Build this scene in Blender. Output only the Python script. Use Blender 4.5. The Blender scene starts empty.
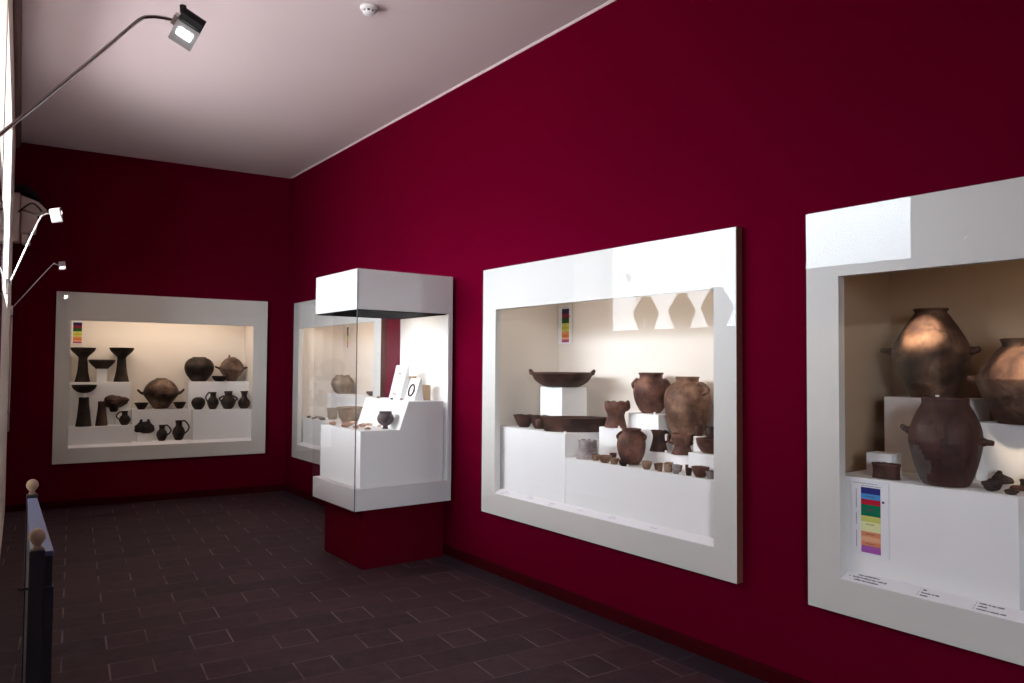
import bpy, bmesh, math, random
from mathutils import Vector, Matrix, noise

scene = bpy.context.scene
COL = scene.collection
PI = math.pi

# ---------------------------------------------------------------- camera, world, exposure
F_PX = 736.2
CAM_H = 1.6
cam_d = bpy.data.cameras.new('camera')
cam = bpy.data.objects.new('camera', cam_d)
COL.objects.link(cam)
scene.camera = cam
cam_d.sensor_width = 36.0
cam_d.lens = F_PX * 36.0 / 1024.0
cam_d.clip_start = 0.02
yaw, pitch, roll = math.radians(30.82), math.radians(1.887), math.radians(0.4275)
fwd = Vector((math.sin(yaw) * math.cos(pitch), math.cos(yaw) * math.cos(pitch), math.sin(pitch)))
rgt = Vector((math.cos(yaw), -math.sin(yaw), 0))
upv = rgt.cross(fwd)
r2 = math.cos(roll) * rgt + math.sin(roll) * upv
u2 = -math.sin(roll) * rgt + math.cos(roll) * upv
mw = Matrix((r2, u2, -fwd)).transposed().to_4x4()
mw.translation = Vector((0, 0, CAM_H))
cam.matrix_world = mw

scene.view_settings.view_transform = 'Standard'
scene.view_settings.look = 'None'
scene.view_settings.gamma = 1.0
scene.view_settings.use_curve_mapping = False
scene.view_settings.exposure = 0.62
scene.cycles.max_bounces = 10
scene.cycles.transparent_max_bounces = 24
scene.cycles.sample_clamp_indirect = 6.0
scene.cycles.caustics_reflective = False
scene.cycles.caustics_refractive = False

world = bpy.data.worlds.new('sky')
scene.world = world
world.use_nodes = True
SKY_STRENGTH = 36.0        # overcast daylight outside the windows
nt = world.node_tree
bg = nt.nodes['Background']
w_tc = nt.nodes.new('ShaderNodeTexCoord')
w_sp = nt.nodes.new('ShaderNodeSeparateXYZ')
w_rp = nt.nodes.new('ShaderNodeValToRGB')
w_mr = nt.nodes.new('ShaderNodeMapRange')
w_mr.inputs['From Min'].default_value = -1.0
nt.links.new(w_tc.outputs['Generated'], w_sp.inputs[0])
nt.links.new(w_sp.outputs['Z'], w_mr.inputs['Value'])
nt.links.new(w_mr.outputs[0], w_rp.inputs['Fac'])
w_rp.color_ramp.elements[0].position = 0.48
w_rp.color_ramp.elements[0].color = (0.20, 0.195, 0.195, 1)
w_rp.color_ramp.elements[1].position = 0.74
w_rp.color_ramp.elements[1].color = (0.90, 0.96, 1.0, 1)
for w_p, w_c in ((0.51, (0.25, 0.27, 0.29)), (0.58, (0.34, 0.38, 0.42)), (0.66, (0.72, 0.78, 0.84))):
    w_e = w_rp.color_ramp.elements.new(w_p)
    w_e.color = (*w_c, 1)
nt.links.new(w_rp.outputs['Color'], bg.inputs[0])
bg.inputs[1].default_value = SKY_STRENGTH

LAMPS = dict(case_back=(5.8, (1.0, 0.80, 0.62)), case_far=(5.0, (1.0, 0.80, 0.62)),
             case_mid=(3.6, (1.0, 0.86, 0.70)), case_near=(1.3, (1.0, 0.76, 0.46)),
             showcase=(2.4, (1.0, 0.90, 0.80)), near_spot=(75.0, (1.0, 0.78, 0.55)))

# ---------------------------------------------------------------- room frames
A = math.radians(-6.065)                      # the right wall is skew to the floor grid
RA = Vector((math.sin(A), math.cos(A), 0))    # along the right wall, away from the viewer
RN = Vector((math.cos(A), -math.sin(A), 0))   # out of the room through the right wall
WT = 3.345                                    # distance to the right wall
TF = 3.291                                    # fronts of the frames on the right wall
YB = 9.542                                    # back wall
YF = 9.488                                    # front of the frame on the back wall
CEIL = 3.985
LA = math.radians(-2.9)                       # the left wall is skew the other way
LDIR = Vector((math.sin(LA), math.cos(LA), 0))
LNRM = Vector((-math.cos(LA), math.sin(LA), 0))   # out of the room through the left wall


def left_x(y):
    return -0.58 + (9.53 - y) * math.tan(math.radians(2.9))


ROT_L = math.atan2(math.cos(LA), math.sin(LA))           # facing the left wall, right is away from the viewer
ROT_R = math.atan2(-math.cos(A), -math.sin(A))    # local x = to the right, y = into the wall


def W(s, t, z):
    return RA * s + RN * t + Vector((0, 0, z))


def place(disp, u, d, z):
    """u along the wall, d depth behind the frame front"""
    if disp == 'b':
        return Vector((u, YF + d, z)), 0.0
    if disp == 'l':
        return PL(u, z, d - 0.006), ROT_L
    return W(u, TF + d, z), ROT_R


# ---------------------------------------------------------------- materials
def new_mat(name):
    m = bpy.data.materials.new(name)
    m.use_nodes = True
    nt = m.node_tree
    b = nt.nodes['Principled BSDF']
    return m, nt, b


def plain(name, col, rough=0.6, spec=0.3, metal=0.0, bump=0.0, bscale=80.0, var=0.0, vscale=3.0):
    m, nt, b = new_mat(name)
    b.inputs['Base Color'].default_value = (*col, 1)
    b.inputs['Roughness'].default_value = rough
    b.inputs['Metallic'].default_value = metal
    b.inputs['Specular IOR Level'].default_value = spec
    tc = nt.nodes.new('ShaderNodeTexCoord')
    if var > 0:
        n = nt.nodes.new('ShaderNodeTexNoise')
        n.inputs['Scale'].default_value = vscale
        n.inputs['Detail'].default_value = 5
        nt.links.new(tc.outputs['Object'], n.inputs['Vector'])
        mx = nt.nodes.new('ShaderNodeMix')
        mx.data_type = 'RGBA'
        mx.inputs[6].default_value = (*[c * (1 - var) for c in col], 1)
        mx.inputs[7].default_value = (*[min(1, c * (1 + var)) for c in col], 1)
        nt.links.new(n.outputs['Fac'], mx.inputs[0])
        nt.links.new(mx.outputs[2], b.inputs['Base Color'])
    if bump > 0:
        n2 = nt.nodes.new('ShaderNodeTexNoise')
        n2.inputs['Scale'].default_value = bscale
        n2.inputs['Detail'].default_value = 4
        nt.links.new(tc.outputs['Object'], n2.inputs['Vector'])
        bp = nt.nodes.new('ShaderNodeBump')
        bp.inputs['Strength'].default_value = bump
        bp.inputs['Distance'].default_value = 0.01
        nt.links.new(n2.outputs['Fac'], bp.inputs['Height'])
        nt.links.new(bp.outputs['Normal'], b.inputs['Normal'])
    return m


def emis(name, col, strength):
    m, nt, b = new_mat(name)
    b.inputs['Base Color'].default_value = (*col, 1)
    b.inputs['Emission Color'].default_value = (*col, 1)
    b.inputs['Emission Strength'].default_value = strength
    return m


def clay(name, a, b2, c, scale=9.0, rough=0.58, cracks=True):
    """fired clay: blotches of two tones, fire clouds, fine grit and mended cracks"""
    m, nt, b = new_mat(name)
    L = nt.links
    tc = nt.nodes.new('ShaderNodeTexCoord')
    info = nt.nodes.new('ShaderNodeObjectInfo')
    add = nt.nodes.new('ShaderNodeVectorMath')
    add.operation = 'ADD'
    scl = nt.nodes.new('ShaderNodeVectorMath')
    scl.operation = 'SCALE'
    scl.inputs[0].default_value = (17.0, 9.0, 5.0)
    L.new(info.outputs['Random'], scl.inputs['Scale'])
    L.new(tc.outputs['Object'], add.inputs[0])
    L.new(scl.outputs[0], add.inputs[1])
    n1 = nt.nodes.new('ShaderNodeTexNoise')
    n1.inputs['Scale'].default_value = scale
    n1.inputs['Detail'].default_value = 6
    n1.inputs['Roughness'].default_value = 0.6
    L.new(add.outputs[0], n1.inputs['Vector'])
    r = nt.nodes.new('ShaderNodeValToRGB')
    r.color_ramp.elements[0].position = 0.38
    r.color_ramp.elements[0].color = (*a, 1)
    r.color_ramp.elements[1].position = 0.63
    r.color_ramp.elements[1].color = (*c, 1)
    e = r.color_ramp.elements.new(0.5)
    e.color = (*b2, 1)
    L.new(n1.outputs['Fac'], r.inputs['Fac'])
    col = r.outputs['Color']
    if cracks:
        v = nt.nodes.new('ShaderNodeTexVoronoi')
        v.feature = 'DISTANCE_TO_EDGE'
        v.inputs['Scale'].default_value = scale * 1.1
        dn = nt.nodes.new('ShaderNodeMix')
        dn.data_type = 'RGBA'
        dn.blend_type = 'ADD'
        dn.inputs[0].default_value = 0.16
        L.new(add.outputs[0], dn.inputs[6])
        L.new(n1.outputs['Color'], dn.inputs[7])
        L.new(dn.outputs[2], v.inputs['Vector'])
        lt = nt.nodes.new('ShaderNodeMath')
        lt.operation = 'LESS_THAN'
        lt.inputs[1].default_value = 0.011
        L.new(v.outputs['Distance'], lt.inputs[0])
        mu = nt.nodes.new('ShaderNodeMath')
        mu.operation = 'MULTIPLY'
        mu.inputs[1].default_value = 0.6
        L.new(lt.outputs[0], mu.inputs[0])
        mx = nt.nodes.new('ShaderNodeMix')
        mx.data_type = 'RGBA'
        mx.inputs[7].default_value = (*[q * 0.35 for q in a], 1)
        L.new(mu.outputs[0], mx.inputs[0])
        L.new(col, mx.inputs[6])
        col = mx.outputs[2]
    L.new(col, b.inputs['Base Color'])
    b.inputs['Roughness'].default_value = rough
    b.inputs['Specular IOR Level'].default_value = 0.25
    n2 = nt.nodes.new('ShaderNodeTexNoise')
    n2.inputs['Scale'].default_value = 60
    n2.inputs['Detail'].default_value = 5
    L.new(add.outputs[0], n2.inputs['Vector'])
    bp = nt.nodes.new('ShaderNodeBump')
    bp.inputs['Strength'].default_value = 0.35
    bp.inputs['Distance'].default_value = 0.006
    L.new(n2.outputs['Fac'], bp.inputs['Height'])
    L.new(bp.outputs['Normal'], b.inputs['Normal'])
    return m


def glass(name, tint=(1, 1, 1)):
    m = bpy.data.materials.new(name)
    m.use_nodes = True
    nt = m.node_tree
    nt.nodes.clear()
    out = nt.nodes.new('ShaderNodeOutputMaterial')
    mix = nt.nodes.new('ShaderNodeMixShader')
    tr = nt.nodes.new('ShaderNodeBsdfTransparent')
    tr.inputs[0].default_value = (*tint, 1)
    gl = nt.nodes.new('ShaderNodeBsdfGlossy')
    gl.inputs['Roughness'].default_value = 0.0
    fr = nt.nodes.new('ShaderNodeFresnel')
    fr.inputs['IOR'].default_value = 1.27
    geo = nt.nodes.new('ShaderNodeNewGeometry')
    # the same reflectance from both sides of the pane
    iv = nt.nodes.new('ShaderNodeMapRange')
    iv.inputs['To Min'].default_value = 1.27
    iv.inputs['To Max'].default_value = 1 / 1.27
    nt.links.new(geo.outputs['Backfacing'], iv.inputs['Value'])
    nt.links.new(iv.outputs[0], fr.inputs['IOR'])
    nt.links.new(fr.outputs[0], mix.inputs[0])
    nt.links.new(tr.outputs[0], mix.inputs[1])
    nt.links.new(gl.outputs[0], mix.inputs[2])
    nt.links.new(mix.outputs[0], out.inputs[0])
    return m


M = {}
M['red'] = plain('crimson wall paint', (0.105, 0.0006, 0.0125), 0.95, 0.0, bump=0.08, bscale=140, var=0.06, vscale=2)
M['red_base'] = plain('dark red skirting', (0.040, 0.0008, 0.003), 0.8, 0.05)
M['red_box'] = plain('crimson pedestal paint', (0.085, 0.0006, 0.008), 0.9, 0.03, var=0.05)
M['ceil'] = plain('plaster ceiling', (0.72, 0.61, 0.63), 0.85, 0.1, bump=0.05, bscale=60, var=0.04, vscale=1.2)  # pink tint in the colour stands for bounce off the red walls
M['beige'] = plain('beige wall paint', (0.76, 0.71, 0.66), 0.75, 0.15, var=0.04)
M['cornice'] = plain('brown cornice', (0.20, 0.14, 0.12), 0.7, 0.15)
M['frame'] = plain('white lacquered frame', (0.67, 0.655, 0.625), 0.45, 0.3)
M['edge'] = plain('brown wooden frame edge', (0.15, 0.050, 0.034), 0.5, 0.3, var=0.2, vscale=20)
M['inside'] = plain('cream case lining', (0.78, 0.72, 0.66), 0.75, 0.15)
M['case_white'] = plain('white showcase lacquer', (0.74, 0.725, 0.73), 0.5, 0.3)
M['inside_tan'] = plain('tan case lining', (0.40, 0.285, 0.20), 0.75, 0.15)
M['block'] = plain('white display block paint', (0.88, 0.88, 0.88), 0.65, 0.2)
M['paper'] = plain('white paper', (0.84, 0.84, 0.88), 0.8, 0.1)
M['ink'] = plain('grey ink', (0.09, 0.09, 0.12), 0.7, 0.1)
M['faint'] = plain('faint ink', (0.50, 0.52, 0.60), 0.7, 0.1)
M['acrylic'] = plain('white label card', (0.85, 0.85, 0.84), 0.4, 0.4)
M['glass'] = glass('clear glass')
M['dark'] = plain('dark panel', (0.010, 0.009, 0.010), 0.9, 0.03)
M['seal'] = plain('grey corner seal', (0.10, 0.10, 0.11), 0.4, 0.4)
M['alu'] = plain('grey aluminium', (0.42, 0.40, 0.42), 0.4, 0.5, metal=0.6)
M['steel'] = plain('brushed lamp metal', (0.66, 0.64, 0.65), 0.14, 0.5, metal=1.0)
M['black'] = plain('black plastic', (0.012, 0.010, 0.011), 0.45, 0.4)
M['navy'] = plain('blue black enamel', (0.020, 0.024, 0.045), 0.35, 0.5)
M['rail_sheen'] = plain('window sheen top rail', (0.13, 0.19, 0.46), 0.35, 0.5)  # blue of the mirrored window put into the rail's colour
M['wood_ball'] = plain('pale wooden ball', (0.55, 0.42, 0.32), 0.4, 0.4, var=0.15, vscale=15)
M['white_plastic'] = plain('white plastic', (0.82, 0.80, 0.81), 0.45, 0.4)
M['grey_beige'] = plain('grey beige metal', (0.70, 0.60, 0.56), 0.5, 0.3)
M['led'] = emis('lit led', (0.95, 1.0, 1.0), 14.0)
M['winframe'] = plain('white window frame', (0.7, 0.7, 0.7), 0.5, 0.3)
M['stand'] = plain('tan board shade', (0.52, 0.38, 0.25), 0.8, 0.1)  # tan tone stands for the shade beside the tilted boards

M['c_red'] = clay('red brown clay', (0.055, 0.023, 0.017), (0.115, 0.049, 0.034), (0.2, 0.094, 0.066))
M['c_brown'] = clay('dark brown clay', (0.02, 0.009, 0.0075), (0.05, 0.021, 0.0155), (0.092, 0.042, 0.031))
M['c_tan'] = clay('tan clay', (0.095, 0.048, 0.032), (0.185, 0.097, 0.063), (0.29, 0.17, 0.115))
M['c_votive'] = clay('pale orange clay', (0.13, 0.065, 0.040), (0.24, 0.135, 0.088), (0.34, 0.22, 0.155), scale=12)
M['c_belly'] = clay('polished mottled clay', (0.022, 0.012, 0.009), (0.11, 0.062, 0.042), (0.28, 0.19, 0.135), scale=5, rough=0.42)  # random dark to pale blotches all over, low roughness
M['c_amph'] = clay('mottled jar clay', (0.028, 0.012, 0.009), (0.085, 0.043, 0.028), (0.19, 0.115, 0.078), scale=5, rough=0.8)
M['c_dark'] = clay('black brown clay', (0.0096, 0.006, 0.0048), (0.0216, 0.0132, 0.0102), (0.048, 0.0288, 0.0216))
M['c_grey'] = clay('weathered grey clay', (0.16, 0.125, 0.13), (0.27, 0.225, 0.23), (0.42, 0.37, 0.37))
M['c_mauve'] = clay('grey mauve clay', (0.0638, 0.0435, 0.0465), (0.105, 0.075, 0.0788), (0.15, 0.1125, 0.1125))
M['c_buff'] = clay('buff clay', (0.18, 0.1162, 0.075), (0.3, 0.21, 0.1425), (0.39, 0.3, 0.225))
M['c_sand'] = clay('sandy pale clay', (0.195, 0.1425, 0.105), (0.27, 0.21, 0.1575), (0.36, 0.3, 0.24))
M['c_fill'] = clay('grey mending fill', (0.075, 0.058, 0.055), (0.1, 0.08, 0.075), (0.125, 0.1, 0.095), scale=5, cracks=False)
M['c_umber'] = clay('umber clay', (0.03, 0.0135, 0.012), (0.058, 0.026, 0.022), (0.088, 0.043, 0.036), scale=5)
M['c_flint'] = clay('reddish stone', (0.36, 0.19, 0.13), (0.48, 0.30, 0.22), (0.58, 0.44, 0.35), scale=12, cracks=False)
M['c_sherd'] = clay('dark sherd', (0.021, 0.012, 0.0102), (0.042, 0.0252, 0.021), (0.069, 0.045, 0.0372), scale=12, cracks=False)
for k, c in dict(navy=(0.030, 0.035, 0.20), blue=(0.07, 0.28, 0.62), crimson=(0.42, 0.012, 0.035), green=(0.008, 0.17, 0.085),
                 lime=(0.60, 0.62, 0.16), cream=(0.78, 0.80, 0.42), orange=(0.72, 0.26, 0.13), peach=(0.80, 0.42, 0.25),
                 purple=(0.36, 0.10, 0.42)).items():
    M['k_' + k] = plain('printed ' + k, c, 0.7, 0.1)
for k, c in dict(dnavy=(0.018, 0.018, 0.085), dred=(0.22, 0.008, 0.03), dgreen=(0.015, 0.075, 0.018), dyellow=(0.50, 0.44, 0.05), dorange=(0.62, 0.20, 0.04),
                 dpink=(0.45, 0.08, 0.22)).items():
    M['k_' + k] = plain('printed ' + k, c, 0.7, 0.1)


def floor_material():
    m, nt, b = new_mat('dark red brown floor slabs')
    L = nt.links

    def mth(op, x, y=None, clampv=False):
        n = nt.nodes.new('ShaderNodeMath')
        n.operation = op
        n.use_clamp = clampv
        for i, v in enumerate((x, y)):
            if v is None:
                continue
            if isinstance(v, (int, float)):
                n.inputs[i].default_value = v
            else:
                L.new(v, n.inputs[i])
        return n.outputs[0]

    tc = nt.nodes.new('ShaderNodeTexCoord')
    sp = nt.nodes.new('ShaderNodeSeparateXYZ')
    L.new(tc.outputs['Object'], sp.inputs[0])
    X, Y = sp.outputs[0], sp.outputs[1]
    rowh, per, sq = 0.2345, 0.8474, 0.207
    v = mth('DIVIDE', mth('SUBTRACT', Y, 4.2625), rowh)
    j = mth('FLOOR', v)
    fv = mth('MULTIPLY', mth('FRACT', v), rowh)
    par = mth('FLOORED_MODULO', j, 2.0)
    u = mth('SUBTRACT', mth('SUBTRACT', X, 0.203), mth('MULTIPLY', par, 0.4237))
    w = mth('DIVIDE', u, per)
    brick = mth('FLOOR', w)
    fu = mth('MULTIPLY', mth('FRACT', w), per)
    insq = mth('LESS_THAN', fu, sq)
    edge_v = mth('MINIMUM', mth('MINIMUM', fu, mth('ABSOLUTE', mth('SUBTRACT', fu, sq))), mth('SUBTRACT', per, fu))
    edge_h = mth('MINIMUM', fv, mth('SUBTRACT', rowh, fv))
    lv = mth('LESS_THAN', edge_v, 0.0050)
    lh = mth('MULTIPLY', mth('LESS_THAN', edge_h, 0.0045), insq)
    strong = mth('MAXIMUM', lv, lh)
    weak = mth('MULTIPLY', mth('LESS_THAN', edge_h, 0.003), 0.25)
    # border course along the skew right wall
    dist = mth('SUBTRACT', WT, mth('ADD', mth('MULTIPLY', X, RN.x), mth('MULTIPLY', Y, RN.y)))
    along = mth('ADD', mth('MULTIPLY', X, RA.x), mth('MULTIPLY', Y, RA.y))
    inb = mth('LESS_THAN', dist, 0.20)
    fa = mth('MULTIPLY', mth('FRACT', mth('DIVIDE', along, 0.45)), 0.45)
    bl = mth('MAXIMUM', mth('LESS_THAN', mth('ABSOLUTE', mth('SUBTRACT', dist, 0.20)), 0.004),
             mth('MULTIPLY', inb, mth('LESS_THAN', fa, 0.006)))
    noborder = mth('SUBTRACT', 1.0, inb)
    brk = nt.nodes.new('ShaderNodeTexNoise')
    brk.inputs['Scale'].default_value = 3.1
    brk.inputs['Detail'].default_value = 3
    L.new(tc.outputs['Object'], brk.inputs['Vector'])
    fade = mth('MULTIPLY', mth('SUBTRACT', brk.outputs['Fac'], 0.30), 3.2, True)
    strong = mth('MULTIPLY', strong, fade)
    line = mth('MAXIMUM', mth('MULTIPLY', mth('MAXIMUM', strong, weak), noborder), mth('MULTIPLY', bl, 0.4))
    # slab tone
    wn = nt.nodes.new('ShaderNodeTexWhiteNoise')
    wn.noise_dimensions = '2D'
    cb = nt.nodes.new('ShaderNodeCombineXYZ')
    L.new(mth('ADD', mth('MULTIPLY', brick, 2.0), insq), cb.inputs[0])
    L.new(j, cb.inputs[1])
    L.new(cb.outputs[0], wn.inputs['Vector'])
    n1 = nt.nodes.new('ShaderNodeTexNoise')
    n1.inputs['Scale'].default_value = 9
    n1.inputs['Detail'].default_value = 8
    n1.inputs['Roughness'].default_value = 0.7
    L.new(tc.outputs['Object'], n1.inputs['Vector'])
    tone = mth('ADD', mth('MULTIPLY', wn.outputs['Value'], 0.28), n1.outputs['Fac'])
    rp = nt.nodes.new('ShaderNodeValToRGB')
    rp.color_ramp.elements[0].position = 0.35
    rp.color_ramp.elements[0].color = (0.030, 0.0145, 0.020, 1)
    rp.color_ramp.elements[1].position = 0.95
    rp.color_ramp.elements[1].color = (0.071, 0.034, 0.045, 1)
    L.new(tone, rp.inputs[0])
    mb = nt.nodes.new('ShaderNodeMix')
    mb.data_type = 'RGBA'
    mb.inputs[7].default_value = (0.026, 0.020, 0.029, 1)
    L.new(mth('MULTIPLY', inb, 0.8), mb.inputs[0])
    L.new(rp.outputs[0], mb.inputs[6])
    # pale specks
    vs = nt.nodes.new('ShaderNodeTexVoronoi')
    vs.inputs['Scale'].default_value = 34
    L.new(tc.outputs['Object'], vs.inputs['Vector'])
    speck = mth('MULTIPLY', mth('LESS_THAN', vs.outputs['Distance'], 0.10), 0.22)
    m2 = nt.nodes.new('ShaderNodeMix')
    m2.data_type = 'RGBA'
    m2.inputs[7].default_value = (0.22, 0.17, 0.175, 1)
    L.new(mth('MAXIMUM', mth('MULTIPLY', line, 0.85), speck), m2.inputs[0])
    L.new(mb.outputs[2], m2.inputs[6])
    L.new(m2.outputs[2], b.inputs['Base Color'])
    b.inputs['Roughness'].default_value = 0.62
    b.inputs['Specular IOR Level'].default_value = 0.2
    bp = nt.nodes.new('ShaderNodeBump')
    bp.inputs['Strength'].default_value = 0.3
    bp.inputs['Distance'].default_value = 0.01
    L.new(n1.outputs['Fac'], bp.inputs['Height'])
    L.new(bp.outputs['Normal'], b.inputs['Normal'])
    return m


M['floor'] = floor_material()


# ---------------------------------------------------------------- mesh helpers
def add_box(bm, x0, x1, y0, y1, z0, z1, mi=0):
    vs = [bm.verts.new(p) for p in ((x0, y0, z0), (x1, y0, z0), (x1, y1, z0), (x0, y1, z0),
                                    (x0, y0, z1), (x1, y0, z1), (x1, y1, z1), (x0, y1, z1))]
    out = []
    for f in ((0, 3, 2, 1), (4, 5, 6, 7), (0, 1, 5, 4), (1, 2, 6, 5), (2, 3, 7, 6), (3, 0, 4, 7)):
        fc = bm.faces.new([vs[i] for i in f])
        fc.material_index = mi
        out.append(fc)
    return out


def obox(bm, c, ax, ay, az, hx, hy, hz, mi=0):
    """box with its own axes"""
    c = Vector(c)
    ax, ay, az = Vector(ax), Vector(ay), Vector(az)
    P = lambda i, j, k: bm.verts.new(c + ax * hx * i + ay * hy * j + az * hz * k)
    vs = [P(-1, -1, -1), P(1, -1, -1), P(1, 1, -1), P(-1, 1, -1), P(-1, -1, 1), P(1, -1, 1), P(1, 1, 1), P(-1, 1, 1)]
    for f in ((0, 3, 2, 1), (4, 5, 6, 7), (0, 1, 5, 4), (1, 2, 6, 5), (2, 3, 7, 6), (3, 0, 4, 7)):
        bm.faces.new([vs[i] for i in f]).material_index = mi


def prism(bm, pts, axis_vec, mi=0):
    """closed outline (list of Vectors) pushed along axis_vec"""
    a = [bm.verts.new(Vector(p)) for p in pts]
    b = [bm.verts.new(Vector(p) + Vector(axis_vec)) for p in pts]
    n = len(pts)
    bm.faces.new(list(reversed(a))).material_index = mi
    bm.faces.new(b).material_index = mi
    for i in range(n):
        bm.faces.new((a[i], a[(i + 1) % n], b[(i + 1) % n], b[i])).material_index = mi


def add_tube(bm, pts, rad, seg=10, mi=0, flat=1.0):
    pts = [Vector(p) for p in pts]
    n = len(pts)
    if not isinstance(rad, (list, tuple)):
        rad = [rad] * n
    rings = []
    nrm = None
    for i in range(n):
        t = (pts[min(i + 1, n - 1)] - pts[max(i - 1, 0)]).normalized()
        if nrm is None:
            ref = Vector((0, 0, 1)) if abs(t.z) < 0.9 else Vector((0, 1, 0))
            nrm = t.cross(ref).normalized()
        else:
            nrm = (nrm - t * nrm.dot(t)).normalized()
        bi = t.cross(nrm)
        rings.append([bm.verts.new(pts[i] + (nrm * math.cos(2 * PI * k / seg) * flat + bi * math.sin(2 * PI * k / seg)) * rad[i]) for k in range(seg)])
    for i in range(n - 1):
        for k in range(seg):
            f = bm.faces.new((rings[i][k], rings[i][(k + 1) % seg], rings[i + 1][(k + 1) % seg], rings[i + 1][k]))
            f.material_index = mi
            f.smooth = True
    bm.faces.new(list(reversed(rings[0]))).material_index = mi
    bm.faces.new(rings[-1]).material_index = mi


def spline(pts, sub=5):
    """Catmull-Rom through 2-D or 3-D points"""
    P = [Vector(p) for p in pts]
    out = []
    for i in range(len(P) - 1):
        p0, p1, p2, p3 = P[max(i - 1, 0)], P[i], P[i + 1], P[min(i + 2, len(P) - 1)]
        for k in range(sub):
            t = k / sub
            out.append(0.5 * ((2 * p1) + (p2 - p0) * t + (2 * p0 - 5 * p1 + 4 * p2 - p3) * t * t + (3 * p1 - p0 - 3 * p2 + p3) * t ** 3))
    out.append(P[-1])
    return out


def add_lathe(bm, prof, wall=0.008, seg=44, seed=0, wob=0.02, sub=4, chips=0.0, sx=1.0, sy=1.0, mi=0, patch=None):
    """hollow turned vessel. prof: (radius, height) from the foot to the lip"""
    pr = spline([(max(r, 0.002), z, 0) for r, z in prof], sub)
    outer = [(max(p.x, 0.001), p.y) for p in pr]
    H = outer[-1][1]
    zi = min(wall * 1.5, H * 0.3)
    inner = [(max(r - wall, 0.0008), max(z, zi)) for r, z in reversed(outer)]
    line = outer + [(outer[-1][0] - wall * 0.5, H + wall * 0.25)] + inner
    rings = []
    for (r, z) in line:
        ring = []
        for k in range(seg):
            a = 2 * PI * k / seg
            nz = noise.noise(Vector((math.cos(a) * 1.3 + seed * 7.1, math.sin(a) * 1.3 - seed * 3.3, z / max(H, .01) * 1.2)))
            rr = r * (1 + wob * nz * 1.6)
            zz = z
            if chips and z > H * 0.5:
                cz = noise.noise(Vector((math.cos(a) * 2.2 + seed, math.sin(a) * 2.2 + seed * 2, 5.0)))
                zz = z - chips * H * max(0, cz) * ((z / H - 0.5) * 2)
            ring.append(bm.verts.new((rr * math.cos(a) * sx, rr * math.sin(a) * sy, zz)))
        rings.append(ring)
    for i in range(len(rings) - 1):
        for k in range(seg):
            f = bm.faces.new((rings[i][k], rings[i][(k + 1) % seg], rings[i + 1][(k + 1) % seg], rings[i + 1][k]))
            f.smooth = True
            f.material_index = mi
            if patch and i < len(outer) - 1:
                a = math.degrees(2 * PI * (k + 0.5) / seg)
                h = line[i][1] / H
                da = (a - patch[0] + 180) % 360 - 180
                nn = noise.noise(Vector((a * 0.06, h * 7, seed)))
                if (da / patch[1]) ** 2 + ((h - patch[2]) / patch[3]) ** 2 < 1 + nn * 0.8:
                    f.material_index = 1
    bm.faces.new(list(reversed(rings[0]))).material_index = mi
    bm.faces.new(rings[-1]).material_index = mi


def add_lump(bm, sx, sy, sz, seed, rough=0.35, sub=3, z0=True, hollow=0.0):
    """irregular fragment resting on z = 0"""
    g = bmesh.new()
    bmesh.ops.create_icosphere(g, subdivisions=sub, radius=1.0)
    for v in g.verts:
        n = noise.noise(v.co * 1.3 + Vector((seed * 3.7, seed * 1.9, -seed)))
        n2 = noise.noise(v.co * 3.1 + Vector((seed, seed * 5.1, seed * 2)))
        c = v.co * (1 + rough * n + rough * 0.45 * n2)
        c = Vector((c.x * sx, c.y * sy, c.z * sz))
        if hollow and c.z > 0:
            c.z -= hollow * sz * max(0, 1 - (c.x / sx) ** 2 - (c.y / sy) ** 2)
        v.co = c
    lo = min(v.co.z for v in g.verts)
    for v in g.verts:
        v.co.z = max(v.co.z - lo - 0.18 * sz, 0)
    idx = {}
    for v in g.verts:
        idx[v] = bm.verts.new(v.co)
    for f in g.faces:
        try:
            nf = bm.faces.new([idx[v] for v in f.verts])
            nf.smooth = False
        except ValueError:
            pass
    g.free()


def obj(name, bm, mats, parent=None, loc=None, rotz=0.0, bevel=0.0, kind=None):
    bmesh.ops.recalc_face_normals(bm, faces=bm.faces)
    me = bpy.data.meshes.new(name)
    bm.to_mesh(me)
    bm.free()
    if not isinstance(mats, (list, tuple)):
        mats = [mats]
    for m in mats:
        me.materials.append(M[m] if isinstance(m, str) else m)
    o = bpy.data.objects.new(name, me)
    COL.objects.link(o)
    if parent:
        o.parent = parent
    if loc is not None:
        o.location = loc
        o.rotation_euler = (0, 0, rotz)
    if bevel:
        md = o.modifiers.new('bevel', 'BEVEL')
        md.width = bevel
        md.segments = 2
        md.limit_method = 'ANGLE'
    if kind:
        o['kind'] = kind
    return o


def tag(o, label, cat, group=None):
    o['label'] = label
    o['category'] = cat
    if group:
        o['group'] = group
    return o


def thing(name, label, cat, loc=(0, 0, 0), rotz=0.0, group=None):
    o = bpy.data.objects.new(name, None)
    o.empty_display_size = 0.1
    COL.objects.link(o)
    o.location = loc
    o.rotation_euler = (0, 0, rotz)
    return tag(o, label, cat, group)


def light(name, kind, loc, energy, col, rot=None, **kw):
    d = bpy.data.lights.new(name, kind)
    d.energy = energy
    d.color = col
    for k, v in kw.items():
        setattr(d, k, v)
    o = bpy.data.objects.new(name, d)
    COL.objects.link(o)
    o.location = loc
    if rot is not None:
        o.rotation_mode = 'QUATERNION'
        o.rotation_quaternion = rot
    return o


def aim(v):
    return Vector(v).to_track_quat('-Z', 'Y')


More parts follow.
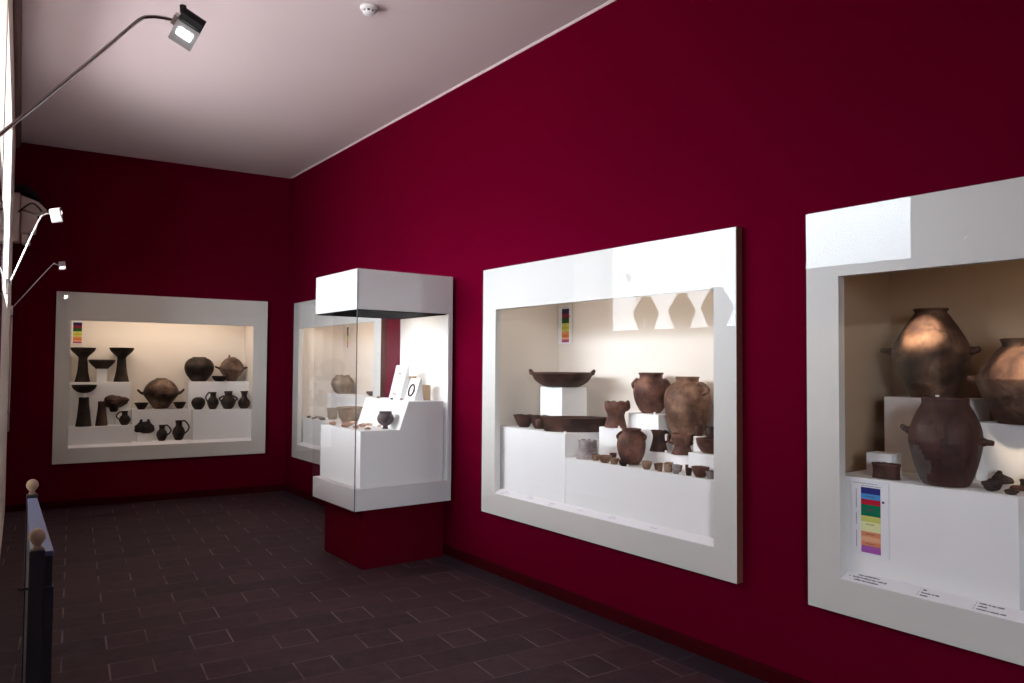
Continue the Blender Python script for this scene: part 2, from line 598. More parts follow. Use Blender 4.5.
def portal(loc, direction, w, h):
    """marks a window opening so that the sky beyond it is sampled well"""
    d = bpy.data.lights.new('window_portal', 'AREA')
    d.shape = 'RECTANGLE'
    d.size, d.size_y = w, h
    d.cycles.is_portal = True
    o = bpy.data.objects.new('window_portal', d)
    COL.objects.link(o)
    o.location = loc
    z = -Vector(direction).normalized()
    y = Vector((0, 0, 1))
    x = y.cross(z)
    m = Matrix((x, y, z)).transposed().to_4x4()
    m.translation = loc
    o.matrix_world = m
    return o


# ---------------------------------------------------------------- the room
def wall_with_holes(name, P, u0, u1, z0, z1, holes, mat, out, thick=0.12):
    """P(u, z, d) gives a point d behind the face of the wall; holes are (u0, u1, z0, z1)"""
    us = sorted({u0, u1, *[h[0] for h in holes], *[h[1] for h in holes]})
    zs = sorted({z0, z1, *[h[2] for h in holes], *[h[3] for h in holes]})
    bm = bmesh.new()
    vc = {}

    def V(u, z, d):
        k = (round(u, 4), round(z, 4), d)
        if k not in vc:
            vc[k] = bm.verts.new(P(u, z, d))
        return vc[k]

    solid = lambda i, j: 0 <= i < len(us) - 1 and 0 <= j < len(zs) - 1 and not any(
        h[0] < (us[i] + us[i + 1]) / 2 < h[1] and h[2] < (zs[j] + zs[j + 1]) / 2 < h[3] for h in holes)
    for i in range(len(us) - 1):
        for j in range(len(zs) - 1):
            if not solid(i, j):
                continue
            for d in (0, thick):
                bm.faces.new((V(us[i], zs[j], d), V(us[i + 1], zs[j], d), V(us[i + 1], zs[j + 1], d), V(us[i], zs[j + 1], d)))
            for (di, dj, a, b) in ((-1, 0, (0, 0), (0, 1)), (1, 0, (1, 0), (1, 1)), (0, -1, (0, 0), (1, 0)), (0, 1, (0, 1), (1, 1))):
                if not solid(i + di, j + dj):
                    p = (us[i + a[0]], zs[j + a[1]])
                    q = (us[i + b[0]], zs[j + b[1]])
                    bm.faces.new((V(*p, 0), V(*q, 0), V(*q, thick), V(*p, thick)))
    return obj(name, bm, mat, kind='structure')


R_HOLES = [(6.56, 8.80, 0.56, 2.30), (2.42, 4.74, 0.56, 2.30), (-0.33, 1.97, 0.56, 2.30)]
S_END = (YB - RN.y * WT) / RA.y + 0.02
wall_with_holes('wall_right', lambda u, z, d: W(u, WT + d, z), -4.2, S_END, 0, CEIL, R_HOLES, 'red', RN)
x_right = (RA * S_END + RN * WT).x
wall_with_holes('wall_back', lambda u, z, d: Vector((u, YB + d, z)), -0.75, x_right + 0.2, 0, CEIL, [(-0.065, 1.96, 0.56, 2.32)], 'red', (0, 1, 0), thick=0.75)

WIN_F = (4.62, 7.05, 2.03, 3.45)       # far window (y0, y1, z0, z1)
WIN_N = (2.97, 4.42, 2.55, 3.45)       # near window
LEFT_Y0 = 1.25


def PL(y, z, d):
    return Vector((left_x(y), y, z)) + LNRM * d


wall_with_holes('wall_left', PL, LEFT_Y0, YB + 0.05, 0, CEIL, [WIN_F, WIN_N, (2.598, 4.462, 0.463, 2.322)], 'beige', LNRM, thick=0.75)
for n, (y0, y1, z0, z1) in enumerate((WIN_F, WIN_N), 1):
    bm = bmesh.new()
    q = [PL(y0, z0, 0.66), PL(y1, z0, 0.66), PL(y1, z1, 0.66), PL(y0, z1, 0.66)]
    prism(bm, q, LNRM * 0.01)
    pane = obj('window_%d' % n, bm, 'glass', kind='structure')
    pc = PL((y0 + y1) / 2, (z0 + z1) / 2, 0.70)
    portal(pc, -LNRM, y1 - y0 + 0.02, z1 - z0 + 0.02)
    bm = bmesh.new()
    nb = 1
    for k in range(nb + 1):
        y = y0 + 0.02 + (y1 - y0 - 0.04) * k / nb
        obox(bm, PL(y, (z0 + z1) / 2, 0.635), LDIR, LNRM, (0, 0, 1), 0.02, 0.02, (z1 - z0) / 2)
    for z in (z0 + 0.02, z1 - 0.02):
        obox(bm, PL((y0 + y1) / 2, z, 0.635), LDIR, LNRM, (0, 0, 1), (y1 - y0) / 2, 0.02, 0.02)
    obj('window_frame', bm, 'winframe', pane, kind='structure')

# the hall behind and left of the viewer
HX, HY = -3.0, -3.6
bm = bmesh.new()
add_box(bm, HX - 0.12, HX, HY, LEFT_Y0 + 0.4, 0, CEIL)
obj('wall_hall', bm, 'red', kind='structure')
bm = bmesh.new()
add_box(bm, HX, left_x(LEFT_Y0) - 0.75, LEFT_Y0, LEFT_Y0 + 0.12, 0, CEIL)
obj('wall_partition', bm, 'beige', kind='structure')
RW = (-2.6, -0.7, 1.0, 3.4)
wall_with_holes('wall_rear', lambda u, z, d: Vector((u, HY - d, z)), HX - 0.12, 4.2, 0, CEIL, [RW], 'red', (0, -1, 0), thick=0.3)
bm = bmesh.new()
add_box(bm, RW[0], RW[1], HY - 0.22, HY - 0.2, RW[2], RW[3])
pane = obj('window_3', bm, 'glass', kind='structure')  # unseen rear window added to brighten surfaces facing the viewer
portal(Vector(((RW[0] + RW[1]) / 2, HY - 0.26, (RW[2] + RW[3]) / 2)), Vector((0, 1, 0)), RW[1] - RW[0], RW[3] - RW[2])
bm = bmesh.new()
for u in (RW[0] + 0.03, (RW[0] + RW[1]) / 2, RW[1] - 0.03):
    add_box(bm, u - 0.03, u + 0.03, HY - 0.2, HY - 0.15, RW[2], RW[3])
for z in (RW[2] + 0.03, RW[3] - 0.03):
    add_box(bm, RW[0], RW[1], HY - 0.2, HY - 0.15, z - 0.03, z + 0.03)
obj('window_frame', bm, 'winframe', pane, kind='structure')
bm = bmesh.new()
add_box(bm, HX - 0.2, 5.3, HY - 0.5, YB + 1.1, -0.12, 0)
obj('floor', bm, 'floor', kind='structure')
bm = bmesh.new()
add_box(bm, HX - 0.2, 5.3, HY - 0.5, YB + 1.1, CEIL, CEIL + 0.12)
obj('ceiling', bm, 'ceil', kind='structure')
# unseen slabs added behind the case niches to block stray sky light
bm = bmesh.new()
prism(bm, [W(-4.6, WT + 0.86, 0), W(11.2, WT + 0.86, 0), W(11.2, WT + 0.98, 0), W(-4.6, WT + 0.98, 0)], Vector((0, 0, CEIL)))
obj('sky_block_right', bm, 'red', kind='structure')
bm = bmesh.new()
add_box(bm, -1.6, 3.6, YB + 0.76, YB + 0.88, 0, CEIL)
obj('sky_block_back', bm, 'red', kind='structure')
bm = bmesh.new()
prism(bm, [PL(2.4, 0.3, 0.76), PL(4.7, 0.3, 0.76), PL(4.7, 0.3, 0.86), PL(2.4, 0.3, 0.86)], Vector((0, 0, 2.15)))
obj('sky_block_left', bm, 'beige', kind='structure')
# skirting boards and ceiling trims
bm = bmesh.new()
for f in (((WT - 0.014), WT, 0.0, 0.078),):
    prism(bm, [W(-3.5, f[0], 0), W(-3.5, f[1], 0), W(-3.5, f[1], f[3]), W(-3.5, f[0] + 0.006, f[3]), W(-3.5, f[0], f[3] - 0.01)], RA * (S_END + 3.5 - 0.03))
obj('baseboard_right', bm, 'red_base', kind='structure')
bm = bmesh.new()
prism(bm, [Vector((left_x(9.5) + 0.0, YB - 0.014, 0)), Vector((left_x(9.5), YB, 0)), Vector((left_x(9.5), YB, 0.078)), Vector((left_x(9.5), YB - 0.008, 0.078)),
           Vector((left_x(9.5), YB - 0.014, 0.068))], Vector((x_right - left_x(9.5) - 0.02, 0, 0)))
obj('baseboard_back', bm, 'red_base', kind='structure')
bm = bmesh.new()
prism(bm, [W(-3.5, WT - 0.016, CEIL), W(-3.5, WT, CEIL), W(-3.5, WT, CEIL - 0.014), W(-3.5, WT - 0.006, CEIL - 0.014)], RA * (S_END + 3.4))
obj('trim_1', bm, 'ceil', kind='structure')
bm = bmesh.new()
p0 = [PL(LEFT_Y0, CEIL, 0), PL(LEFT_Y0, CEIL, -0.05), PL(LEFT_Y0, CEIL - 0.03, -0.05), PL(LEFT_Y0, CEIL - 0.07, -0.03), PL(LEFT_Y0, CEIL - 0.07, 0)]
prism(bm, p0, LDIR * (YB - LEFT_Y0) / LDIR.y)
obj('trim_2', bm, 'cornice', kind='structure')


# ---------------------------------------------------------------- wall display cases
def display_case(disp, f0, f1, o0, o1, i0, i1, zf=(0.465, 2.350), zo=(0.625, 2.032), zi=(0.60, 2.28), dep=0.75, label='', lamp=None, lining='inside'):
    """f outer frame, o opening, i lining; u values run from the picture-left edge to the right edge"""
    base, rot = place(disp, f0, 0, zf[0])
    t = thing('display_case', label, 'display case', base, rot)
    sgn = -1 if disp == 'r' else 1
    X = lambda u: (u - f0) * sgn
    Zr = lambda z: z - zf[0]
    FT = 0.052
    # frame: flat ring with a brown wooden edge
    bm = bmesh.new()
    x0, x1, a0, a1 = 0.0, X(f1), X(o0), X(o1)
    z0, z1, b0, b1 = 0.0, Zr(zf[1]), Zr(zo[0]), Zr(zo[1])
    for (p, q, r, s) in ((x0, x1, z0, b0), (x0, x1, b1, z1), (x0, a0, b0, b1), (a1, x1, b0, b1)):
        add_box(bm, p, q, 0, FT, r, s, 0)
    for f in bm.faces:
        c = f.calc_center_median()
        if c.x < 1e-4 or c.x > x1 - 1e-4 or c.z < 1e-4 or c.z > z1 - 1e-4:
            f.material_index = 1
    obj('frame', bm, ['frame', 'edge'], t)
    # lining: five boards open to the front
    bm = bmesh.new()
    l0, l1, m0, m1 = X(i0), X(i1), Zr(zi[0]), Zr(zi[1])
    k = 0.015
    add_box(bm, l0 - k, l1 + k, dep, dep + k, m0 - k, m1 + k)
    add_box(bm, l0 - k, l0, FT, dep, m0 - k, m1 + k)
    add_box(bm, l1, l1 + k, FT, dep, m0 - k, m1 + k)
    add_box(bm, l0, l1, FT, dep, m0 - k, m0)
    add_box(bm, l0, l1, FT, dep, m1, m1 + k)
    obj('lining', bm, lining, t)
    # glass over the whole front
    bm = bmesh.new()
    add_box(bm, 0.003, x1 - 0.003, -0.009, -0.002, 0.003, z1 - 0.003)
    obj('glass_pane', bm, 'glass', t)
    # lamp tray above the opening, hidden by the frame from most places
    if lamp:
        bm = bmesh.new()
        xm = (a0 + a1) / 2
        add_box(bm, a0 + 0.1, a1 - 0.1, 0.056, 0.16, m1 - 0.03, m1 - 0.002)
        obj('lamp_tray', bm, 'white_plastic', t)
        en, col = lamp
        p = Matrix.Rotation(rot, 4, 'Z') @ Vector((xm, 0.085, m1 - 0.036)) + base
        fwd_d = Matrix.Rotation(rot, 4, 'Z') @ Vector((0, 0.42, -1))
        light('case_light', 'AREA', p, en, col, aim(fwd_d), shape='RECTANGLE', size=(a1 - a0) * 0.8, size_y=0.05)
    return t


display_case('b', -0.166, 2.088, -0.022, 1.925, -0.045, 1.94, dep=0.62,
             zf=(0.487, 2.382), zo=(0.650, 2.068), label='white framed display case of dark pots on the back wall', lamp=LAMPS['case_back'])
display_case('r', 8.870, 6.520, 8.700, 6.680, 8.790, 6.575, dep=0.62, label='white framed display case on the right wall, half hidden behind the glass showcase', lamp=LAMPS['case_far'])
display_case('r', 4.768, 2.405, 4.598, 2.552, 4.730, 2.435, label='white framed display case between the glass showcase and the nearest case', lamp=LAMPS['case_mid'])
display_case('r', 2.000, -0.363, 1.838, -0.200, 1.960, -0.320, label='white framed display case of large jars, cut by the right picture edge', lamp=LAMPS['case_near'], lining='inside_tan')


LEFT_CASE = ('l', 2.60, 4.46, 2.75, 4.31, 2.62, 4.44)
display_case(*LEFT_CASE, label='white framed display case on the left wall, seen edge-on and mirrored in the nearest case', lamp=(12.0, (1.0, 0.88, 0.74)), dep=0.62, zf=(0.465, 2.32), zo=(0.62, 2.0), zi=(0.60, 2.24))


def block(disp, u0, u1, d0, d1, z0, z1, label, group='white display blocks'):
    loc, rot = place(disp, u0, d0, z0)
    bm = bmesh.new()
    add_box(bm, 0, abs(u1 - u0), 0, d1 - d0, 0, z1 - z0)
    return tag(obj('display_block', bm, 'block', loc=loc, rotz=rot, bevel=0.002), label, 'display block', group)


# seven-stroke digits for the caption numbers
SEG = {'1': 'bc', '2': 'abged', '3': 'abgcd', '4': 'fgbc', '5': 'afgcd', '6': 'afgedc', '8': 'abcdefg'}


def digit(add, ch, x, y, h):
    w, t = h * 0.5, h * 0.13
    R = dict(a=(0, w, h - t, h), d=(0, w, 0, t), g=(0, w, h / 2 - t / 2, h / 2 + t / 2), f=(0, t, h / 2, h), b=(w - t, w, h / 2, h), e=(0, t, 0, h / 2), c=(w - t, w, 0, h / 2))
    for s in SEG[ch]:
        x0, x1, y0, y1 = R[s]
        add(x + x0, x + x1, y + y0, y + y1)


def words(add, rnd, x, y, h, lens):
    """small print too blurred to read: rows of short strokes in word groups"""
    for n in lens:
        for _ in range(n):
            hh = h * rnd.uniform(0.8, 1.45)
            add(x, x + h * 0.5, y, y + hh)
            x += h * 0.6
        x += h * 0.55
    return x


def caption_strip(disp, u0, length, label, seed, ink, entries, zlo=0.628, zhi=0.657, d0=0.004, d1=0.062, zbot=0.612):
    """sloped white strip of captions along the foot of a case"""
    loc, rot = place(disp, u0, d0, zbot)
    bm = bmesh.new()
    dd = d1 - d0
    prism(bm, [Vector((0, 0, 0)), Vector((0, dd, 0)), Vector((0, dd, zhi - zbot)), Vector((0, 0, zlo - zbot))], Vector((length, 0, 0)))
    sl = Vector((0, dd, zhi - zlo))
    L = sl.length
    sl.normalize()
    nrm = Vector((0, -sl.z, sl.y))
    org = Vector((0, 0, zlo - zbot)) + nrm * 0.0005
    rnd = random.Random(seed)

    def add(x0, x1, y0, y1):
        f = bm.faces.new([bm.verts.new(org + Vector((x, 0, 0)) + sl * y) for x, y in ((x0, y0), (x1, y0), (x1, y1), (x0, y1))])
        f.material_index = 1

    for (x, row, num, lens, big) in entries:
        h = 0.0085 * big
        y = L * (0.70 - 0.27 * row)
        for i, ch in enumerate(num):
            digit(add, ch, x + i * h * 0.8, y, h)
        words(add, rnd, x + (len(num) + 0.6) * h, y, h * 0.8, lens)
    bmesh.ops.recalc_face_normals(bm, faces=[f for f in bm.faces if f.material_index == 0])
    me = bpy.data.meshes.new('caption_strip')
    bm.to_mesh(me)
    bm.free()
    me.materials.append(M['paper'])
    me.materials.append(M[ink])
    o = bpy.data.objects.new('caption_strip', me)
    COL.objects.link(o)
    o.location = loc
    o.rotation_euler = (0, 0, rot)
    return tag(o, label, 'caption strip', 'caption strips at the foot of the cases')


caption_strip('r', 1.836, 2.03, 'white caption strip numbered 18 at the foot of the large jars', 3, 'ink',
              [(0.055, 0, '', (6, 14, 2), 1), (0.02, 1, '18', (8, 2, 9, 4, 1, 5, 3), 1), (0.05, 2, '', (8, 5, 12), 1),
               (0.33, 0, '1', (4,), 1), (0.33, 1, '2', (10, 2, 4), 1), (0.33, 2, '3', (8,), 1),
               (0.55, 0, '4', (7, 2, 4, 6), 1), (0.55, 1, '5', (8,), 1), (0.55, 2, '6', (9, 1, 8, 5), 1)])
caption_strip('r', 4.596, 2.04, 'white caption strip with faint print under the many brown pots', 4, 'faint',
              [(0.05, 0, '', (6, 9), 1), (0.05, 1, '', (8, 3, 9), 1), (0.05, 2, '', (8, 5), 1), (0.36, 0, '', (7, 4), 1), (0.36, 1, '', (6, 8), 1), (0.62, 1, '', (9, 3), 1), (0.62, 2, '', (7,), 1),
               (0.9, 1, '', (8, 5), 1), (1.2, 0, '', (6, 4), 1), (1.2, 1, '', (8, 5), 1), (1.55, 1, '', (7, 5), 1)])
caption_strip('b', -0.02, 1.942, 'blank white strip at the foot of the back wall case', 5, 'faint', [(0.1, 1, '', (5, 7), 1), (0.7, 1, '', (7, 5), 1), (1.2, 1, '', (6, 4), 1)], zlo=0.654, zhi=0.682)
caption_strip('r', 8.698, 2.015, 'white strip at the foot of the case behind the showcase', 6, 'faint', [(0.1, 1, '', (5, 7), 1), (0.5, 1, '', (7, 5), 1)])


def chart(disp, u, d, z, w, h, cw, bands, label, dot=None, head=True, dot_m=1):
    """printed card with a column of coloured bands; (u, z) is its lower picture-left corner"""
    loc, rot = place(disp, u, d, z)
    mats = ['paper', 'ink'] + [b[0] for b in bands]
    bm = bmesh.new()
    add_box(bm, 0, w, 0, 0.004, 0, h)
    e = -0.0006

    def quad(x0, x1, y0, y1, mi, ee=e):
        bm.faces.new([bm.verts.new((x, ee, y)) for x, y in ((x0, y0), (x1, y0), (x1, y1), (x0, y1))]).material_index = mi
    cx0 = w * 0.27
    cx1 = cx0 + cw
    ytop = h * 0.90
    tot = sum(b[1] for b in bands)
    y = ytop
    hh = h * 0.86
    rnd = random.Random(len(label))
    for i, (mname, share) in enumerate(bands):
        y2 = y - hh * share / tot
        quad(cx0, cx1, y2, y, 2 + i)
        if i % 2 == 1:
            x = cx0 + cw * 0.25
            for _ in range(9):
                quad(x, x + cw * 0.03, y2 + (y - y2) * 0.4, y2 + (y - y2) * 0.62, 1, e * 2)
                x += cw * 0.05
        y = y2
    if head:
        x = w * 0.06
        for _ in range(22):
            quad(x, x + w * 0.018, h * 0.945, h * 0.945 + 0.004 * rnd.uniform(.6, 1), 1)
            x += w * 0.03
        x = w * 0.28
        for _ in range(18):
            quad(x, x + w * 0.018, h * 0.915, h * 0.915 + 0.004 * rnd.uniform(.6, 1), 1)
            x += w * 0.03
    for (ya, yb) in ((0.62, 0.86), (0.40, 0.54), (0.10, 0.32)):
        yy = h * ya
        while yy < h * yb:
            quad(w * 0.13, w * 0.155, yy, yy + h * 0.008, 1)
            yy += h * 0.014
    if dot:
        n = 12
        c = Vector((w * 0.86, e * 2, h * dot))
        bm.faces.new([bm.verts.new(c + Vector((math.cos(2 * PI * k / n), 0, math.sin(2 * PI * k / n))) * w * 0.035) for k in range(n)]).material_index = dot_m
    me = bpy.data.meshes.new('chronology_chart')
    bm.to_mesh(me)
    bm.free()
    for m in mats:
        me.materials.append(M[m])
    o = bpy.data.objects.new('chronology_chart', me)
    COL.objects.link(o)
    o.location = loc
    o.rotation_euler = (0, 0, rot)
    return tag(o, label, 'chart', 'colour banded time charts')


BANDS = [('k_navy', 1.3), ('k_blue', 1.1), ('k_crimson', 1.1), ('k_green', 2.3), ('k_lime', 1.2), ('k_cream', 1.0), ('k_cream', 1.0), ('k_orange', 1.0), ('k_peach', 1.0), ('k_orange', 0.9), ('k_purple', 1.4)]
BANDS_SHADE = [('k_dnavy', 2.0), ('k_dred', 1.8), ('k_dgreen', 2.2), ('k_lime', 1.3), ('k_dyellow', 1.2), ('k_lime', 1.0), ('k_orange', 1.2), ('k_dorange', 1.2), ('k_peach', 0.8), ('k_dpink', 1.2)]  # darker copies of the chart colours, shade put into the print

# ---- blocks of the case between showcase and nearest case
zA, zB, zF, zG, zC, zE, zD = 1.130, 0.970, 1.050, 1.090, 1.176, 1.277, 1.441
block('r', 4.66, 3.872, 0.08, 0.70, 0.602, zA, 'white display block carrying the tray and the small square post', )
block('r', 3.868, 2.47, 0.08, 0.74, 0.602, zB, 'long low white display block under the row of tiny bowls')
block('r', 4.418, 4.162, 0.30, 0.55, zA, zD, 'small square white post under the wide lugged dish')
block('r', 3.795, 3.46, 0.33, 0.455, zB, zC, 'white block carrying the waisted cup with a flared foot')
block('r', 3.638, 3.36, 0.46, 0.72, zB, zE, 'tall white block under the necked jar beside the biggest pot')
block('r', 3.360, 3.003, 0.33, 0.425, zB, zF, 'low white block under the dark mug and the goblet')
block('r', 3.340, 3.08, 0.455, 0.72, zB, 1.147, 'white block under the biggest tan pot')
block('r', 2.894, 2.47, 0.20, 0.355, zB, 1.092, 'white block at the right end under the brown bowl')
block('r', 2.999, 2.80, 0.375, 0.45, zB, 1.170, 'narrow white block carrying the two small beakers')
chart('r', 4.722, 0.738, 1.785, 0.172, 0.325, 0.092, BANDS_SHADE, 'colour banded time chart high on the rear of the case with the brown pots', dot=0.70, head=True, dot_m=3)

# ---- blocks of the nearest case
zL = 1.093
block('r', 1.900, 1.137, 0.066, 0.74, 0.602, zL, 'wide white block under the dark jar, carrying the time chart')
block('r', 1.851, 1.48, 0.45, 0.74, zL, 1.458, 'white block under the rear jar with side lugs')
block('r', 1.431, 0.95, 0.44, 0.74, zL, 1.357, 'white block under the pale shouldered jar at the picture edge')
block('r', 1.815, 1.695, 0.20, 0.30, zL, 1.198, 'small white block behind the dark rim fragment')
block('r', 1.10, 0.55, 0.08, 0.74, 0.602, 0.95, 'white block just beyond the picture edge in the nearest case')
chart('r', 1.815, 0.0605, 0.742, 0.173, 0.346, 0.090, BANDS, 'large colour banded time chart on the block below the dark jar', dot=0.73)
loc, rot = place('r', 1.40, 0.085, zL)
bm = bmesh.new()
prism(bm, [Vector((0.05, 0.0, 0.0)), Vector((0.262, 0.0, 0.0)), Vector((0.25, 0.32, 0.0)), Vector((0.0, 0.30, 0.0))], Vector((0, 0, 0.002)))
tag(obj('paper_sheet', bm, 'paper', loc=loc, rotz=rot), 'sheet of white paper under the dark sherds', 'paper sheet')

# ---- blocks of the case behind the showcase
z4 = 0.945
block('r', 8.75, 6.62, 0.08, 0.61, 0.602, z4, 'long white block in the case behind the showcase')
block('r', 8.775, 7.45, 0.40, 0.61, z4, 1.243, 'upper white block under the squat buff jar')
chart('r', 8.69, 0.608, 1.80, 0.105, 0.30, 0.05, BANDS_SHADE, 'colour banded time chart in the case behind the showcase', head=False)

# ---- blocks of the back wall case
zT, zLf, zCc, zRr, zf1 = 1.375, 0.882, 1.048, 1.040, 0.682
block('b', -0.04, 0.604, 0.27, 0.60, 0.602, zT, 'tall white block under the three pedestal dishes')
block('b', -0.04, 0.607, 0.066, 0.265, 0.602, zLf, 'low white block under the broken pedestal stems')
block('b', 0.612, 1.218, 0.24, 0.60, 0.602, zCc, 'white block under the big two-lugged jar')
block('b', 1.224, 1.937, 0.27, 0.60, 0.602, zT, 'tall white block under the round dark jar')
block('b', 1.258, 1.937, 0.066, 0.265, 0.602, zRr, 'white block under the row of four small dark pots')
block('b', 0.615, 1.252, 0.066, 0.235, 0.602, zf1, 'lowest white step under the two dark jugs')
block('b', 0.665, 0.82, 0.10, 0.19, zf1, 0.775, 'small white step under the horned fragment')
block('b', 0.245, 0.350, 0.30, 0.42, zT, 1.528, 'small white cube under the middle pedestal dish')
chart('b', -0.035, 0.606, 1.815, 0.125, 0.288, 0.09, BANDS_SHADE, 'small dark colour banded chart in the top corner of the back wall case', head=False)


# ---------------------------------------------------------------- pottery
def vessel(name, disp, u, d, z, R, H, prof, mat, label, cat, group=None, seed=1, wall=None, wob=0.02, chips=0.0, spin=0.0, sx=1.0, sy=1.0, tilt=None, patch=None, seg=44):
    loc, rot = place(disp, u, d, z + 0.001)
    bm = bmesh.new()
    add_lathe(bm, [(r * R, h * H) for r, h in prof], wall=wall or max(0.004, R * 0.07), seed=seed, wob=wob, chips=chips, sx=sx, sy=sy, patch=patch, seg=seg)
    o = obj(name, bm, mat, loc=loc, rotz=rot + spin)
    if tilt:
        o.rotation_euler = (tilt[0], tilt[1], rot + spin)
    o['_R'] = R
    o['_H'] = H
    return tag(o, label, cat, group)


def rad_at(prof, h):
    pr = spline([(r, z, 0) for r, z in prof], 5)
    best = min(pr, key=lambda p: abs(p.y - h))
    return best.x


def loop_handle(o, prof, ang, h0, h1, out, thick, mat, name='handle', flat=1.0):
    """vertical strap handle; ang in local xy, 0 = picture right, -90 = towards the viewer"""
    R, H = o['_R'], o['_H']
    a = math.radians(ang)
    dirv = Vector((math.cos(a), math.sin(a), 0))
    r0, r1 = rad_at(prof, h0) * R, rad_at(prof, h1) * R
    t = thick * 0.3
    P = [dirv * (r0 - t) + Vector((0, 0, h0 * H)), dirv * (max(r0, r1) + out * 0.75) + Vector((0, 0, (h0 * 0.75 + h1 * 0.25) * H)),
         dirv * (max(r0, r1) + out) + Vector((0, 0, (h0 * 0.4 + h1 * 0.6) * H)), dirv * (r1 + out * 0.6) + Vector((0, 0, (h1 + 0.03) * H)), dirv * (r1 - t) + Vector((0, 0, h1 * H))]
    bm = bmesh.new()
    add_tube(bm, spline(P, 5), thick, 10, flat=flat)
    return obj(name, bm, mat, o)


def lug(o, prof, ang, h, length, thick, mat, up=0.0, name='lug'):
    R, H = o['_R'], o['_H']
    a = math.radians(ang)
    dirv = Vector((math.cos(a), math.sin(a), 0))
    r0 = rad_at(prof, h) * R
    bm = bmesh.new()
    P = [dirv * (r0 - thick * 0.6) + Vector((0, 0, h * H)), dirv * (r0 + length * 0.4) + Vector((0, 0, h * H + up * 0.3)), dirv * (r0 + length * 0.8) + Vector((0, 0, h * H + up * 0.8)), dirv * (r0 + length) + Vector((0, 0, h * H + up))]
    add_tube(bm, spline(P, 3), [thick * 1.5] * 3 + [thick * 1.1] * 3 + [thick, thick * 0.95, thick * 0.9, thick * 0.6], 10)
    return obj(name, bm, mat, o)


def ring_lug(o, prof, ang, h, size, thick, mat, name='lug'):
    """small horizontal ring handle hugging the shoulder"""
    R, H = o['_R'], o['_H']
    a = math.radians(ang)
    dirv = Vector((math.cos(a), math.sin(a), 0))
    side = Vector((-math.sin(a), math.cos(a), 0))
    r0 = rad_at(prof, h) * R
    c = dirv * (r0 - thick * 0.4) + Vector((0, 0, h * H))
    P = [c - side * size, c - side * size * 0.85 + dirv * size * 0.10 + Vector((0, 0, size * 0.38)), c + dirv * size * 0.30 + Vector((0, 0, size * 0.62)),
         c + side * size * 0.85 + dirv * size * 0.10 + Vector((0, 0, size * 0.38)), c + side * size]
    bm = bmesh.new()
    add_tube(bm, spline(P, 4), thick, 8)
    return obj(name, bm, mat, o)


def rim_band(o, prof, mat, h0=0.93, label=None):
    """thickened lip"""
    R, H = o['_R'], o['_H']
    r = rad_at(prof, 1.0) * R
    bm = bmesh.new()
    n = 40
    add = [Vector((math.cos(2 * PI * k / n) * (r - R * 0.02), math.sin(2 * PI * k / n) * (r - R * 0.02), H)) for k in range(n + 1)]
    add_tube(bm, add, R * 0.045, 8)
    return obj('rim', bm, mat, o)


P_JAR = [(.50, 0), (.70, .10), (.91, .30), (1.0, .52), (.96, .68), (.82, .80), (.67, .87), (.64, .92), (.69, 1.0)]
P_BIGPOT = [(.60, 0), (.74, .10), (.92, .32), (.99, .52), (1.0, .64), (.90, .78), (.66, .88), (.50, .915), (.48, .95), (.52, 1.0)]
P_WAIST = [(.92, 0), (.88, .08), (.76, .30), (.70, .45), (.78, .58), (.92, .72), (.95, .86), (.92, 1.0)]
P_MUG = [(.98, 0), (.95, .06), (.80, .32), (.66, .60), (.66, .80), (.82, .96), (.90, 1.0)]
P_GOB = [(.98, 0), (.92, .08), (.74, .30), (.70, .42), (.84, .56), (.96, .72), (1.0, .86), (1.0, 1.0)]
P_BOWL = [(.45, 0), (.62, .12), (.86, .48), (.97, .82), (1.0, 1.0)]
P_BOWLF = [(.42, 0), (.52, .14), (.74, .52), (.90, .84), (1.0, 1.0)]
P_CUP = [(.66, 0), (.74, .12), (.86, .5), (.95, .85), (1.0, 1.0)]
P_BEAK = [(.85, 0), (.92, .10), (1.0, .5), (.96, .85), (.98, 1.0)]
P_DISH = [(.50, 0), (.62, .10), (.82, .42), (.94, .80), (1.0, .92), (.99, 1.0)]
P_FRONT = [(.61, 0), (.70, .06), (.86, .24), (.99, .46), (1.0, .54), (.94, .68), (.80, .82), (.67, .91), (.64, .95), (.65, 1.0)]
P_AMPH = [(.52, 0), (.64, .10), (.86, .32), (.98, .46), (1.0, .53), (.90, .63), (.68, .79), (.49, .91), (.41, .955), (.40, .97), (.46, 1.0)]
P_SHOULD = [(.58, 0), (.68, .10), (.88, .32), (1.0, .50), (.98, .56), (.84, .70), (.62, .85), (.50, .91), (.49, .95), (.53, 1.0)]
P_PED = [(.62, 0), (.60, .03), (.44, .30), (.38, .55), (.36, .70), (.50, .77), (.88, .90), (1.0, .985), (1.0, 1.0)]
P_PED2 = [(.50, 0), (.52, .1), (.72, .35), (.95, .72), (1.0, .9), (.98, 1.0)]
P_STEM = [(1.0, 0), (.96, .05), (.80, .40), (.66, .75), (.62, 1.0)]
P_GLOB = [(.46, 0), (.62, .10), (.88, .32), (1.0, .56), (.92, .78), (.70, .92), (.50, .97), (.46, 1.0)]
P_BICON = [(.40, 0), (.52, .10), (.78, .30), (.98, .46), (1.0, .54), (.86, .74), (.60, .90), (.36, .97), (.30, 1.0)]
P_JUG = [(.52, 0), (.72, .10), (.96, .30), (1.0, .42), (.80, .60), (.52, .72), (.50, .86), (.60, 1.0)]
P_SQUAT = [(.48, 0), (.72, .14), (.98, .46), (1.0, .60), (.84, .82), (.62, .93), (.62, 1.0)]
P_FLASK = [(.54, 0), (.80, .10), (1.0, .28), (.92, .44), (.62, .58), (.46, .68), (.46, .80), (.62, .96), (.70, 1.0)]
